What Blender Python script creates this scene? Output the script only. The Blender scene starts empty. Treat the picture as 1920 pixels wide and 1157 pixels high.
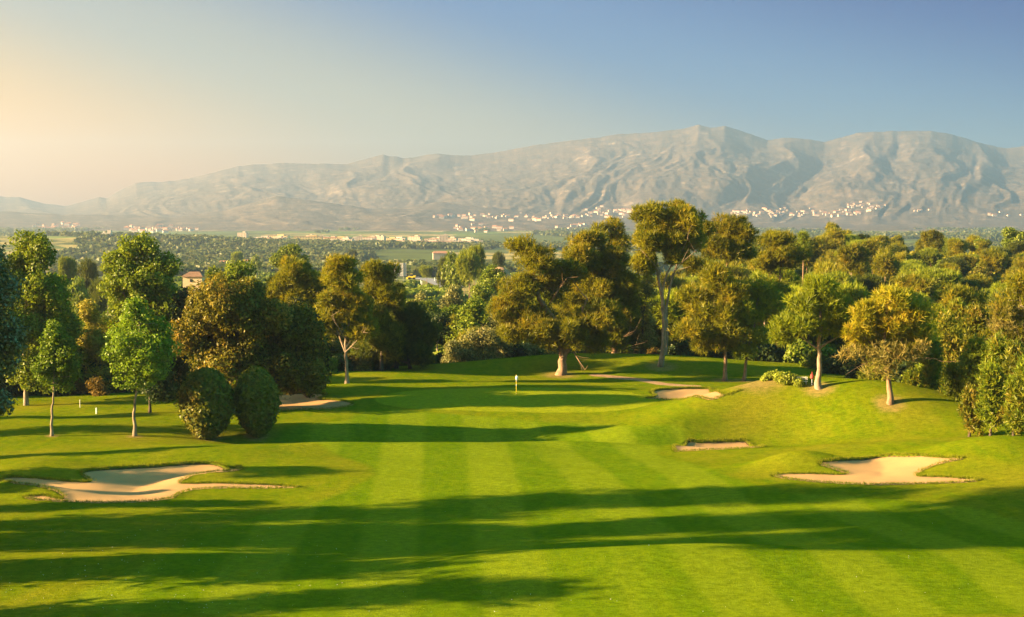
import bpy, math, random
import numpy as np
from mathutils import Vector
random.seed(5)
R = math.radians
C = bpy.context.scene.collection
F = 2600.0; CX, CY = 960.0, 578.5
PITCH = math.atan((CY-400)/F)
CAM = np.array([0.0, 0.0, 24.0])
SUN_EL, SUN_BACK = 16.0, 9.0        # degrees: height of the sun, and how far behind the picture plane it stands (sun on the left)

# ------------------------------------------------------------------ camera helpers
def ray(px, py):
    a = (np.asarray(px, float)-CX)/F; b = -(np.asarray(py, float)-CY)/F
    cp, sp = math.cos(PITCH), math.sin(PITCH)
    return a, cp+b*sp, -sp+b*cp
def at(px, py, D):
    dx, dy, dz = ray(px, py)
    return Vector((D*dx/dy, D, CAM[2]+D*dz/dy))
def smooth(t, a, b):
    t = np.clip((np.asarray(t, float)-a)/(b-a), 0, 1); return t*t*(3-2*t)

# ------------------------------------------------------------------ value noise (numpy)
_rt = np.random.default_rng(11).random((256, 256))
def vnoise(x, y):
    x = np.asarray(x, float); y = np.asarray(y, float)
    xi = np.floor(x).astype(int); yi = np.floor(y).astype(int)
    fx = x-xi; fy = y-yi; fx = fx*fx*(3-2*fx); fy = fy*fy*(3-2*fy)
    g = lambda i, j: _rt[i & 255, j & 255]
    return (g(xi, yi)*(1-fx)+g(xi+1, yi)*fx)*(1-fy)+(g(xi, yi+1)*(1-fx)+g(xi+1, yi+1)*fx)*fy
def fbm(x, y, o=4):
    s = 0; a = 1; t = 0
    for i in range(o):
        s = s+a*vnoise(x*2**i+17*i, y*2**i+31*i); t += a; a *= .5
    return s/t

# ------------------------------------------------------------------ terrain
def flat(px, py):
    dx, dy, dz = ray(px, py); t = -CAM[2]/dz
    return t*dx, t*dy
MOUNDS = [  # px, py, height, radius across, radius in depth (metres), rotation
    (1120, 1088, .9, 15, 4.5, .05), (1750, 1050, .7, 14, 6, .2), (250, 1075, .6, 10, 4, 0),
    (70, 886, 1.0, 5.5, 2.6, 0), (455, 890, .75, 5.0, 1.7, .1), (40, 922, .8, 4, 1.3, -.2), (290, 862, .8, 10, 2.6, .1),
    (1500, 881, 1.6, 3.2, 1.9, 0), (1860, 884, 2.2, 6.0, 3.6, 0), (1700, 846, 1.1, 9, 3, .0), (1350, 822, 1.0, 6, 2.4, 0),
    (860, 806, -2.0, 24, 6.5, -.05), (640, 797, 1.1, 9, 2.2, .1), (560, 812, -.4, 9, 3, 0),
    (950, 745, 1.1, 30, 13, 0), (700, 716, 1.0, 10, 4, 0), (1010, 697, 1.5, 14, 5, 0), (1270, 697, 1.9, 17, 6, 0),
    (640, 742, .7, 5, 3, 0), (1480, 770, 3.0, 7, 4.8, .35), (1640, 785, 3.1, 7.5, 5.5, .3), (1330, 782, 1.5, 6, 3, .3), (1400, 812, -.9, 9, 3.5, .4), (1560, 745, .8, 5, 3, .2), (760, 838, .9, 10, 2.2, .05), (1080, 828, .9, 9, 2.0, -.1), (1250, 800, 1.0, 6, 2.4, .3), (1200, 1075, .7, 12, 2.6, .05), (1720, 835, -.5, 8, 4, .2), (560, 790, .5, 7, 2.5, .1), (1150, 800, .4, 8, 2.5, .2), (1560, 812, -.8, 14, 5, .3),
    (1790, 792, 1.7, 9, 7, 0), (2080, 880, 1.6, 14, 11, 0), (1420, 735, .4, 9, 5, 0),
    (180, 800, .7, 12, 5, 0), (400, 845, .4, 14, 3, 0), (950, 960, -.5, 30, 6, 0), (1250, 905, .3, 12, 4, 0),
]
_M = []
for px, py, a, sx, sy, r in MOUNDS:
    x, y = flat(px, py); _M.append((x, y, a, sx, sy, math.cos(r), math.sin(r)))
def H0(x, y):
    x = np.asarray(x, float); y = np.asarray(y, float)
    z = np.interp(y, [-60, 1.5, 8, 20, 34, 48, 62, 76], [22.3, 22.2, 18.8, 11.6, 5.6, 2.2, .6, 0.])
    for mx, my, a, sx, sy, c, s in _M:
        dx = x-mx; dy = y-my; u = (dx*c+dy*s)/sx; v = (-dx*s+dy*c)/sy
        z = z+a*np.exp(-.5*(u*u+v*v))
    near = smooth(y, 60, 90)*(1-smooth(y, 240, 300))
    z = z+near*(.55*(fbm(x/13, y/8, 3)-.5))
    sx_ = x/np.maximum(y, 40.)
    # ridge where the mown ground ends
    ridge = 212+8*np.clip(sx_*4, -1, 1)
    left = smooth(-sx_, .08, .2)
    ridge = ridge-26*left
    z = z-3.5*smooth(y, ridge, ridge+34)
    far = np.interp(y, [0, 240, 320, 420, 700, 1000, 1600, 6000, 9000], [0, 0, -3, -6, -13, -21, -36, -40, -20])
    hill = smooth(sx_, .07, .19)
    hz = np.interp(y, [0, 215, 300, 400, 480, 540, 700, 1000, 1600, 6000, 9000], [0, 0, 1, 5, 9.0, 9.5, -4, -21, -36, -40, -20])
    z = z+far*(1-hill)+hz*hill
    z = z+smooth(y, 400, 900)*3*(fbm(x/160, y/160, 3)-.5)
    # low farmland rise on the left
    z = z+26*np.exp(-.5*(((x+830)/330)**2+((y-2350)/300)**2))
    return z
def ground(px, py, D0=70, D1=700):
    """First point of the ground seen at a pixel of the photograph."""
    dx, dy, dz = ray(px, py)
    ts = np.arange(D0, D1, .25)
    xs = ts*dx/dy; zs = CAM[2]+ts*dz/dy
    below = np.nonzero(zs < H0(xs, ts))[0]
    i = below[0] if len(below) else len(ts)-1
    return float(xs[i]), float(ts[i])

BUNKERS_PX = {
 'a': [(5,897),(90,899),(168,904),(152,887),(200,878),(290,872),(370,867),(415,872),(455,881),(400,886),(362,893),(340,906),(400,906),(470,908),(520,910),(562,914),(500,917),(430,917),(370,919),(337,926),(325,935),(270,942),(190,944),(110,942),(60,939),(45,932),(80,929),(118,937),(104,922),(60,912),(20,905)],
 'b': [(470,745),(540,737),(612,738),(600,748),(628,750),(655,755),(662,760),(640,765),(590,768),(520,771),(470,769)],
 'c': [(1228,742),(1220,734),(1250,728),(1320,727),(1334,732),(1348,735),(1390,731),(1362,741),(1320,748),(1250,750),(1212,748)],
 'd': [(1262,844),(1285,832),(1312,828),(1370,827),(1405,831),(1432,838),(1380,842),(1300,846)],
 'e': [(1447,893),(1470,888),(1540,888),(1588,890),(1560,880),(1534,869),(1580,861),(1640,856),(1700,853),(1760,857),(1812,859),(1760,873),(1722,889),(1724,893),(1770,895),(1842,901),(1800,906),(1700,909),(1600,909),(1530,905),(1480,899)],
}
def catmull(P, n=5):
    P = np.array(P); m = len(P); out = []
    for i in range(m):
        p0, p1, p2, p3 = P[i-1], P[i], P[(i+1) % m], P[(i+2) % m]
        for k in range(n):
            t = k/n
            out.append(.5*((2*p1)+(-p0+p2)*t+(2*p0-5*p1+4*p2-p3)*t*t+(-p0+3*p1-3*p2+p3)*t**3))
    return np.array(out)
POLY = {k: catmull([ground(*p, D0=80, D1=260) for p in v]) for k, v in BUNKERS_PX.items()}
def sdf(poly, x, y):
    """Signed distance, positive inside."""
    x = np.asarray(x, float); y = np.asarray(y, float)
    d = np.full(x.shape, 1e9); ins = np.zeros(x.shape, bool)
    n = len(poly)
    for i in range(n):
        ax, ay = poly[i]; bx, by = poly[(i+1) % n]
        ex, ey = bx-ax, by-ay; L = ex*ex+ey*ey+1e-12
        t = np.clip(((x-ax)*ex+(y-ay)*ey)/L, 0, 1)
        d = np.minimum(d, (x-ax-t*ex)**2+(y-ay-t*ey)**2)
        c = ((ay > y) != (by > y)) & (x < (bx-ax)*(y-ay)/(by-ay+1e-12)+ax)
        ins ^= c
    d = np.sqrt(d); return np.where(ins, d, -d)
def sdf_box(poly, x, y, pad=4):
    lo = poly.min(0)-pad; hi = poly.max(0)+pad
    out = np.full(x.shape, -99.0)
    m = (x > lo[0]) & (x < hi[0]) & (y > lo[1]) & (y < hi[1])
    if m.any(): out[m] = sdf(poly, x[m], y[m])
    return out
DEPTH = {'a': .6, 'b': .35, 'c': .35, 'd': .25, 'e': .38}
def sand_z(k, x, y, s):
    cy_ = POLY[k][:, 1]; t = np.clip((y-cy_.min())/(cy_.max()-cy_.min()), 0, 1)
    return H0(x, y)-.02-.18*smooth(t, .35, .9)-DEPTH[k]*smooth(s, 0, 4.5)*(.25+.75*smooth(t, .1, .6))

# ------------------------------------------------------------------ mesh + object helpers
def tag(o, label=None, cat=None, group=None, kind=None):
    for k, v in (('label', label), ('category', cat), ('group', group), ('kind', kind)):
        if v: o[k] = v
    return o
def mesh_np(name, V, faces, mats=(), attrs=None, matidx=None, smooth_=False):
    """faces: list of (n,k) int arrays."""
    me = bpy.data.meshes.new(name)
    V = np.asarray(V, np.float32); me.vertices.add(len(V)); me.vertices.foreach_set('co', V.ravel())
    faces = [f for f in faces if len(f)]
    lt = np.concatenate([np.full(len(f), f.shape[1], np.int32) for f in faces])
    li = np.concatenate([f.ravel() for f in faces]).astype(np.int32)
    me.loops.add(len(li)); me.loops.foreach_set('vertex_index', li)
    me.polygons.add(len(lt))
    me.polygons.foreach_set('loop_start', np.concatenate([[0], np.cumsum(lt)[:-1]]).astype(np.int32))
    if matidx is not None: me.polygons.foreach_set('material_index', np.asarray(matidx, np.int32))
    me.polygons.foreach_set('use_smooth', np.full(len(lt), smooth_))
    for m in mats: me.materials.append(m)
    for k, (dom, a) in (attrs or {}).items():
        at_ = me.attributes.new(k, 'FLOAT', dom); at_.data.foreach_set('value', np.asarray(a, np.float32))
    me.update(calc_edges=True); me.validate()
    return me
def link(name, me, parent=None, loc=None):
    o = bpy.data.objects.new(name, me); C.objects.link(o)
    if parent is not None: o.parent = parent
    if loc is not None: o.location = loc
    return o
def empty(name, loc, rz=0):
    o = bpy.data.objects.new(name, None); C.objects.link(o); o.location = loc; o.rotation_euler = (0, 0, rz); o.empty_display_size = .3
    return o
def grid_faces(nx, ny):
    i = np.arange(nx-1)[None, :]; j = np.arange(ny-1)[:, None]
    a = (j*nx+i).ravel()
    return np.stack([a, a+1, a+nx+1, a+nx], 1)

class MB:
    def __init__(s): s.v = []; s.f3 = []; s.f4 = []; s.n = 0; s.m4 = []; s.m3 = []
    def add(s, V, F, mi=0):
        V = np.asarray(V, float); F = np.asarray(F, int)
        (s.f4 if F.shape[1] == 4 else s.f3).append(F+s.n); (s.m4 if F.shape[1] == 4 else s.m3).append(np.full(len(F), mi))
        s.v.append(V); s.n += len(V)
    def box(s, c, d, rz=0, mi=0, top=1.0):
        x, y, z = d[0]/2, d[1]/2, d[2]/2
        V = np.array([[-x,-y,-z],[x,-y,-z],[x,y,-z],[-x,y,-z],[-x*top,-y*top,z],[x*top,-y*top,z],[x*top,y*top,z],[-x*top,y*top,z]])
        co, si = math.cos(rz), math.sin(rz)
        V = V@np.array([[co, si, 0], [-si, co, 0], [0, 0, 1]])+np.array(c)
        s.add(V, [[0,3,2,1],[4,5,6,7],[0,1,5,4],[1,2,6,5],[2,3,7,6],[3,0,4,7]], mi)
    def tube(s, pts, rad, n=6, mi=0, cap=True):
        pts = np.asarray(pts, float); m = len(pts); rad = np.broadcast_to(rad, (m,))
        t = np.gradient(pts, axis=0); t /= np.linalg.norm(t, axis=1)[:, None]+1e-9
        ref = np.array([0, 1., 0]) if abs(t[0][1]) < .9 else np.array([1., 0, 0])
        a = np.cross(t, ref); a /= np.linalg.norm(a, axis=1)[:, None]+1e-9; b = np.cross(t, a)
        th = np.arange(n)*2*np.pi/n
        V = pts[:, None]+rad[:, None, None]*(a[:, None]*np.cos(th)[None, :, None]+b[:, None]*np.sin(th)[None, :, None])
        V = V.reshape(-1, 3); F = []
        i = np.arange(n); k = np.arange(m-1)[:, None]*n
        F = np.stack([(k+i), (k+(i+1) % n), (k+n+(i+1) % n), (k+n+i)], -1).reshape(-1, 4)
        s.add(V, F, mi)
        if cap:
            s.add(np.vstack([V[-n:], pts[-1:]]), np.stack([i, (i+1) % n, np.full(n, n)], 1), mi)
    def build(s, name, mats, parent=None, loc=None, smooth_=False):
        if not isinstance(mats, (list, tuple)): mats = [mats]
        f4 = np.concatenate(s.f4) if s.f4 else np.zeros((0, 4), int); f3 = np.concatenate(s.f3) if s.f3 else np.zeros((0, 3), int)
        mi = np.concatenate(s.m4+s.m3)
        me = mesh_np(name, np.concatenate(s.v), [f4, f3], mats, matidx=mi, smooth_=smooth_)
        return link(name, me, parent, loc)

# ------------------------------------------------------------------ materials
def mat(name):
    m = bpy.data.materials.new(name); m.use_nodes = True; nt = m.node_tree; nt.nodes.clear()
    out = nt.nodes.new('ShaderNodeOutputMaterial'); return m, nt, out
def N(nt, t, **kw):
    n = nt.nodes.new(t)
    for k, v in kw.items():
        if k.startswith('i_'):
            key = k[2:]; key = int(key) if key.isdigit() else key.replace('_', ' '); n.inputs[key].default_value = v
        else: setattr(n, k, v)
    return n
def mixc(nt, fac, a, b, mode='MIX'):
    n = nt.nodes.new('ShaderNodeMix'); n.data_type = 'RGBA'; n.blend_type = mode
    for i, v in ((0, fac), (6, a), (7, b)):
        if hasattr(v, 'links') or isinstance(v, bpy.types.NodeSocket): nt.links.new(v, n.inputs[i])
        else: n.inputs[i].default_value = v if i == 0 else (*v, 1)
    return n.outputs[2]
def mth(nt, op, a, b=None, c=None, clamp=False):
    n = nt.nodes.new('ShaderNodeMath'); n.operation = op; n.use_clamp = clamp
    for i, v in enumerate((a, b, c)):
        if v is None: continue
        if isinstance(v, bpy.types.NodeSocket): nt.links.new(v, n.inputs[i])
        else: n.inputs[i].default_value = v
    return n.outputs[0]
def noise(nt, scale, detail=4, rough=.55, vec=None, out='Fac'):
    n = N(nt, 'ShaderNodeTexNoise'); n.inputs['Scale'].default_value = scale; n.inputs['Detail'].default_value = detail; n.inputs['Roughness'].default_value = rough
    if vec is not None: nt.links.new(vec, n.inputs['Vector'])
    return n.outputs[out]
def ramp(nt, fac, lo, hi):
    n = N(nt, 'ShaderNodeMapRange'); n.inputs[1].default_value = lo; n.inputs[2].default_value = hi
    nt.links.new(fac, n.inputs[0]); return n.outputs[0]
def attr(nt, name):
    n = N(nt, 'ShaderNodeAttribute'); n.attribute_name = name; return n.outputs['Fac']
def coords(nt, scale=(1, 1, 1)):
    tc = N(nt, 'ShaderNodeNewGeometry'); mp = N(nt, 'ShaderNodeMapping'); mp.inputs['Scale'].default_value = scale
    nt.links.new(tc.outputs['Position'], mp.inputs['Vector']); return mp.outputs[0]
def objco(nt, scale=(1, 1, 1)):
    tc = N(nt, 'ShaderNodeTexCoord'); mp = N(nt, 'ShaderNodeMapping'); mp.inputs['Scale'].default_value = scale
    nt.links.new(tc.outputs['Object'], mp.inputs['Vector']); return mp.outputs[0]
def bsdf(nt, out, col, rough=.8, spec=.3, bump=None, bstr=.5, bdist=.05):
    p = N(nt, 'ShaderNodeBsdfPrincipled'); p.inputs['Roughness'].default_value = rough; p.inputs['Specular IOR Level'].default_value = spec
    if isinstance(col, bpy.types.NodeSocket): nt.links.new(col, p.inputs['Base Color'])
    else: p.inputs['Base Color'].default_value = (*col, 1)
    if bump is not None:
        b = N(nt, 'ShaderNodeBump'); b.inputs['Strength'].default_value = bstr; b.inputs['Distance'].default_value = bdist
        nt.links.new(bump, b.inputs['Height']); nt.links.new(b.outputs[0], p.inputs['Normal'])
    nt.links.new(p.outputs[0], out.inputs[0]); return p
def simple(name, col, rough=.7, var=.15, sc=3.0):
    m, nt, out = mat(name); n = noise(nt, sc, 4, .6, objco(nt))
    c = mixc(nt, ramp(nt, n, .3, .7), tuple(x*(1-var) for x in col), tuple(min(1, x*(1+var)) for x in col))
    bsdf(nt, out, c, rough); return m

def leaf_mat(name, a, b, c=None, trans=.42, gloss=.02):
    """a dark, b light, c accent colour on a few leaves."""
    m, nt, out = mat(name)
    t = attr(nt, 'tint'); oi = N(nt, 'ShaderNodeObjectInfo').outputs['Random']
    col = mixc(nt, t, a, b)
    big = noise(nt, .28, 2, .5, coords(nt))
    if c: col = mixc(nt, mth(nt, 'MULTIPLY', ramp(nt, big, .42, .62), ramp(nt, t, .35, .95)), col, c)
    k = mth(nt, 'MULTIPLY_ADD', oi, .45, .92)
    mul = N(nt, 'ShaderNodeVectorMath', operation='SCALE'); nt.links.new(col, mul.inputs[0]); nt.links.new(k, mul.inputs[3]); col = mul.outputs[0]
    d = N(nt, 'ShaderNodeBsdfDiffuse'); tr = N(nt, 'ShaderNodeBsdfTranslucent'); g = N(nt, 'ShaderNodeBsdfGlossy'); g.inputs['Roughness'].default_value = .45
    g.inputs['Color'].default_value = (.6, .6, .5, 1)
    nt.links.new(col, d.inputs[0]); tc = mixc(nt, .5, col, (1.0, .95, .35), 'MULTIPLY'); nt.links.new(tc, tr.inputs[0])
    m1 = N(nt, 'ShaderNodeMixShader', i_0=trans); nt.links.new(d.outputs[0], m1.inputs[1]); nt.links.new(tr.outputs[0], m1.inputs[2])
    m2 = N(nt, 'ShaderNodeMixShader', i_0=gloss); nt.links.new(m1.outputs[0], m2.inputs[1]); nt.links.new(g.outputs[0], m2.inputs[2])
    nt.links.new(m2.outputs[0], out.inputs[0]); return m
def bark_mat(name, a, b):
    m, nt, out = mat(name); co = objco(nt, (1, 1, .25)); n = noise(nt, 5, 6, .65, co); w = noise(nt, 1.0, 2, .5, objco(nt))
    c = mixc(nt, ramp(nt, n, .35, .65), a, b); c = mixc(nt, mth(nt, 'MULTIPLY', ramp(nt, w, .4, .7), .45), c, tuple(x*.55 for x in a))
    bsdf(nt, out, c, .9, .15, n, .8, .06); return m

LM = {
 'pine':   leaf_mat('pine needles', (.078, .090, .004), (.228, .216, .006), (.27, .20, .010)),
 'pineg':  leaf_mat('fresh pine needles', (.08, .115, .005), (.215, .235, .008)),
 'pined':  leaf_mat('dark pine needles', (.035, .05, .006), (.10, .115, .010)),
 'gold':   leaf_mat('golden pine needles', (.13, .135, .005), (.31, .275, .010), (.30, .20, .015)),
 'brown':  leaf_mat('dry brown twigs', (.13, .12, .02), (.31, .255, .06), (.30, .20, .05), trans=.25),
 'oak':    leaf_mat('golden oak leaves', (.05, .055, .005), (.17, .15, .010), (.25, .155, .02)),
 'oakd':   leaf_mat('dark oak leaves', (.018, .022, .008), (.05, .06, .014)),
 'poplar': leaf_mat('poplar leaves', (.065, .11, .005), (.21, .25, .010)),
 'fresh':  leaf_mat('fresh green leaves', (.06, .105, .005), (.165, .235, .010)),
 'silver': leaf_mat('silvery poplar leaves', (.028, .038, .008), (.08, .10, .022), (.16, .17, .07), gloss=.10),
 'clip':   leaf_mat('clipped conifer sprays', (.05, .075, .005), (.19, .19, .012), (.24, .16, .02)),
 'hedge':  leaf_mat('bright conifer sprays', (.07, .11, .006), (.20, .24, .010), (.20, .15, .012)),
 'scrub':  leaf_mat('pale scrub leaves', (.10, .11, .03), (.26, .25, .08), (.30, .26, .09)),
 'mid':    leaf_mat('mid green leaves', (.06, .10, .006), (.18, .21, .012)),
 'willow': leaf_mat('golden willow leaves', (.16, .15, .012), (.32, .27, .03)),
 'rust':   leaf_mat('rusty leaves', (.07, .05, .008), (.19, .12, .02)),
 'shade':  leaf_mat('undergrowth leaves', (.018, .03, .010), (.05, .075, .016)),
 'yshrub': leaf_mat('yellow green shrub leaves', (.12, .16, .012), (.27, .29, .03)),
 'far':    leaf_mat('far woodland leaves', (.045, .07, .018), (.11, .13, .03), (.15, .13, .05)),
}
BK = {'pine': bark_mat('pine bark', (.15, .09, .05), (.30, .19, .11)), 'grey': bark_mat('grey bark', (.16, .13, .09), (.34, .28, .19)),
      'dark': bark_mat('dark bark', (.05, .035, .025), (.12, .085, .06)), 'pale': bark_mat('pale bark', (.17, .125, .08), (.34, .25, .165))}

# ------------------------------------------------------------------ foliage
def leafset(P, Nn, L, W, rng):
    n = len(P); Nn = Nn/(np.linalg.norm(Nn, axis=1)[:, None]+1e-9)
    r = rng.normal(size=(n, 3)); t = r-(r*Nn).sum(1)[:, None]*Nn; t /= np.linalg.norm(t, axis=1)[:, None]+1e-9
    b = np.cross(Nn, t); s = rng.uniform(.65, 1.35, (n, 1))
    V = np.stack([P-t*L*s*.5, P+b*W*s*.5-t*L*s*.05, P+t*L*s*.5, P-b*W*s*.5-t*L*s*.05], 1).reshape(-1, 3)
    return V, np.arange(4*n).reshape(-1, 4)
def tuftset(P, A, L, W, k, rng):
    """k narrow blades radiating from each point about its axis"""
    n = len(P); P = np.repeat(P, k, 0); A = np.repeat(A, k, 0)
    d = A+rng.normal(size=(n*k, 3))*.62; d /= np.linalg.norm(d, axis=1)[:, None]+1e-9
    r = rng.normal(size=(n*k, 3)); b = np.cross(d, r); b /= np.linalg.norm(b, axis=1)[:, None]+1e-9
    s = rng.uniform(.6, 1.3, (n*k, 1)); o = P+d*.04
    V = np.stack([o-b*W*.5, o+b*W*.5, o+d*L*s+b*W*.12, o+d*L*s-b*W*.12], 1).reshape(-1, 3)
    return V, np.arange(4*n*k).reshape(-1, 4)
STY = {  # blade/leaf length, width, count per m2 of lobe surface, blades in a tuft, lobe radius, flatness, up bias
 'pine': dict(L=.66, W=.085, dens=4.4, k=7, r=1.05, flat=.72, up=.75),
 'leaf': dict(L=.42, W=.26, dens=10.0, k=0, r=1.2, flat=.9, up=.2),
 'small': dict(L=.30, W=.19, dens=15., k=0, r=.9, flat=.85, up=.2),
 'oak': dict(L=.36, W=.22, dens=13., k=0, r=1.15, flat=.9, up=.25),
 'conif': dict(L=.45, W=.14, dens=5.0, k=4, r=.8, flat=1.3, up=.9),
}
def sph(n, rng):
    v = rng.normal(size=(n, 3)); return v/np.linalg.norm(v, axis=1)[:, None]
def lobes_in(ells, r, fill, rng, low=.35):
    """lobe centres through each ellipsoid (cx,cy,cz,rx,ry,rz); fewer low down"""
    out = []
    for ei, (cx, cy, cz, rx, ry, rz) in enumerate(ells):
        n = max(3, int(fill*(rx*ry*rz)**(2/3)/(r*r)*3.9))
        d = sph(n*3, rng); keep = (d[:, 2] > -.25) | (rng.random(n*3) < low); d = d[keep][:n]
        rad = rng.random(len(d))**.38
        irr = .82+.36*vnoise(d[:, 0]*2.3+cx+9, d[:, 2]*2.3+d[:, 1]*2+cz+5)
        p = np.array([cx, cy, cz])+d*rad[:, None]*np.array([max(rx-r*.7, .3*rx), max(ry-r*.7, .3*ry), max(rz-r*.6, .3*rz)])*irr[:, None]
        for q in p: out.append((*q, r*rng.uniform(.6, 1.25), ei))
    return np.array(out)
def crown_mesh(name, lob, sty, m, rng, dens=1.0, size=1.0, axis0=None):
    S = STY[sty]; P = []; A = []; T = []
    for x, y, z, r, ei in lob:
        n = max(4, int(4*math.pi*r*r*S['dens']*dens/(size**2)))
        d = sph(n, rng); rad = (1.06-.5*rng.random(n)**1.5)[:, None]; rad = np.where(rng.random((n, 1)) < .10, rad*rng.uniform(1.05, 1.38, (n, 1)), rad)
        d2 = d*np.array([1, 1, S['flat']])
        P.append(np.array([x, y, z])+d2*rad*r); A.append(d*(1-S['up']*.5)+np.array([0, 0, S['up']])+rng.normal(size=(n, 3))*.25)
        T.append(np.clip(rng.normal(.5+.5*(rng.random()-.5), .26, n), 0, 1))
    P = np.concatenate(P); A = np.concatenate(A); T = np.concatenate(T)
    if S['k']:
        V, Fc = tuftset(P, A, S['L']*size, S['W']*size, S['k'], rng); T = np.repeat(T, S['k'])
    else:
        V, Fc = leafset(P, A+rng.normal(size=A.shape)*.55, S['L']*size, S['W']*size, rng)
    return mesh_np(name, V, [Fc], [m], {'tint': ('FACE', T)})
def bez(a, b, rng, sag=.15, n=6):
    a = np.array(a, float); b = np.array(b, float); L = np.linalg.norm(b-a)
    mid = (a+b)/2+rng.normal(size=3)*L*.09+np.array([0, 0, -sag*L*rng.uniform(0, 1)])
    t = np.linspace(0, 1, n)[:, None]; return (1-t)**2*a+2*t*(1-t)*mid+t*t*b
def smooth_path(P, n=4):
    P = np.array(P, float)
    if len(P) < 3: return np.array([P[0]+(P[-1]-P[0])*t for t in np.linspace(0, 1, 5)])
    Q = np.vstack([2*P[0]-P[1], P, 2*P[-1]-P[-2]]); out = []
    for i in range(1, len(Q)-2):
        p0, p1, p2, p3 = Q[i-1:i+3]
        for k in range(n):
            t = k/n; out.append(.5*((2*p1)+(-p0+p2)*t+(2*p0-5*p1+4*p2-p3)*t*t+(-p0+3*p1-3*p2+p3)*t**3))
    out.append(P[-1]); return np.array(out)
def wood_mesh(name, stems, r0, ells, lob, m, rng, twigs=60, bare=(), limb=.42):
    """stems: polylines; limbs to each ellipsoid; twigs to lobes"""
    mb = MB(); paths = []
    for si, st in enumerate(stems):
        p = smooth_path(st); n = len(p); t = np.linspace(0, 1, n)
        rr = r0[si]*.82*(1-.62*t); rr = rr*(1+.55*np.exp(-t*n*.9))
        p = p+np.vstack([np.zeros(3), rng.normal(size=(n-1, 3))*r0[si]*.18])
        mb.tube(p, rr, 9); paths.append((p, rr))
    limbs = []
    for e in ells:
        c = np.array(e[:3]); best = None
        for p, rr in paths:
            cand = p[len(p)//3:]; cr = rr[len(p)//3:]
            cost = np.linalg.norm(cand-c, axis=1)+np.maximum(0, cand[:, 2]-c[2])*2.5
            i = int(cost.argmin())
            if best is None or cost[i] < best[0]: best = (cost[i], cand[i], cr[i])
        b = bez(best[1], c+np.array([0, 0, e[5]*.35]), rng, .12, 8)
        mb.tube(b, np.linspace(max(best[2]*limb*1.5, .06), .04, 8), 6); limbs.append(b)
    idx = rng.permutation(len(lob))[:twigs]
    for i in idx:
        x, y, z, r, ei = lob[i]; l = limbs[int(ei)]; c = np.array([x, y, z])
        cost = np.linalg.norm(l-c, axis=1)+np.maximum(0, l[:, 2]-z)*1.5; j = int(cost.argmin())
        mb.tube(bez(l[j], c, rng, .1, 5), np.linspace(.075, .02, 5), 4, cap=False)
    for a, b, r in bare:
        p = bez(a, b, rng, -.15, 6); mb.tube(p, np.linspace(r, r*.3, 6), 5)
        for q in range(7):
            s = p[1+q % 5]; v = (np.array(b)-np.array(a)); L = np.linalg.norm(v)
            mb.tube(bez(s, s+v*rng.uniform(.2, .5)+rng.normal(size=3)*L*.22, rng, .1, 4), np.linspace(r*.35, .01, 4), 3, cap=False)
    f4 = np.concatenate(mb.f4); f3 = np.concatenate(mb.f3)
    return mesh_np(name, np.concatenate(mb.v), [f4, f3], [m], smooth_=True)

def tree(name, label, cat, base, stems, r0, ells, sty='pine', leaf='pine', bark='pine', seed=1, fill=1.0, dens=1.0, size=1.0,
         twigs=60, lobe=None, bare=(), group=None, low=.35, extra=None):
    """All coordinates in world metres; the thing's empty stands at its base."""
    rng = np.random.default_rng(seed); b = np.array(base)
    stems = [[np.array(p)-b for p in s] for s in stems]; el = [(e[0]-b[0], e[1]-b[1], e[2]-b[2], *e[3:]) for e in ells]
    lob = lobes_in(el, lobe or STY[sty]['r'], fill, rng, low)
    root = tag(empty(name, base), label, cat, group)
    link('trunk', wood_mesh('trunk', stems, r0, el, lob, BK[bark], rng, twigs, [(np.array(a)-b, np.array(c)-b, r) for a, c, r in bare]), root)
    link('crown', crown_mesh('crown', lob, sty, LM[leaf], rng, dens, size), root)
    if extra:
        el2, leaf2, dens2 = extra; el2 = [(e[0]-b[0], e[1]-b[1], e[2]-b[2], *e[3:]) for e in el2]
        lob2 = lobes_in(el2, .9, .9, rng, .9)
        k = link('dry_twigs', crown_mesh('dry_twigs', lob2, 'pine', LM[leaf2], rng, dens2, .8), root)
    return root
def base_at(px, py=None, D=None):
    if D is None: x, y = ground(px, py)
    else: x, y = at(px, 600, D)[0], D
    return np.array([x, y, float(H0(x, y))])
def px_tree(name, label, cat, ells, px=None, py=None, D=None, stems=None, r0=(.3,), depth=.85, seed=1, bare=(), extra=None, **kw):
    """ells and stems given as seen (photo pixels) and turned into metres at the tree's own distance"""
    base = base_at(px, py, D); D = base[1]; k = D/F; rng = np.random.default_rng(seed+777)
    def E(l):
        out = []
        for (cx, cy, rx, ry) in l:
            p = at(cx, cy, D); out.append((p[0], D+rng.uniform(-.35, .35)*rx*k, p[2], rx*k, rx*k*depth, ry*k))
        return out
    el = E(ells)
    if stems is None: stems = [[None, (np.mean([e[0] for e in ells]), np.mean([e[1] for e in ells]))]]
    st = []
    for s in stems:
        pts = []
        for q in s:
            if q is None: pts.append(base-np.array([0, 0, .3]))
            else:
                p = at(q[0], q[1], D); pts.append(np.array([p[0], D+(q[2] if len(q) > 2 else 0), p[2]]))
        st.append(pts)
    br = [(np.array(at(a[0], a[1], D))+np.array([0, -.3, 0]), np.array(at(c[0], c[1], D))+np.array([0, -2.2, 0]), r) for a, c, r in bare]
    if extra: extra = (E(extra[0]), extra[1], extra[2])
    return tree(name, label, cat, tuple(base), st, r0, el, seed=seed, bare=br, extra=extra, **kw)
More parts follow.
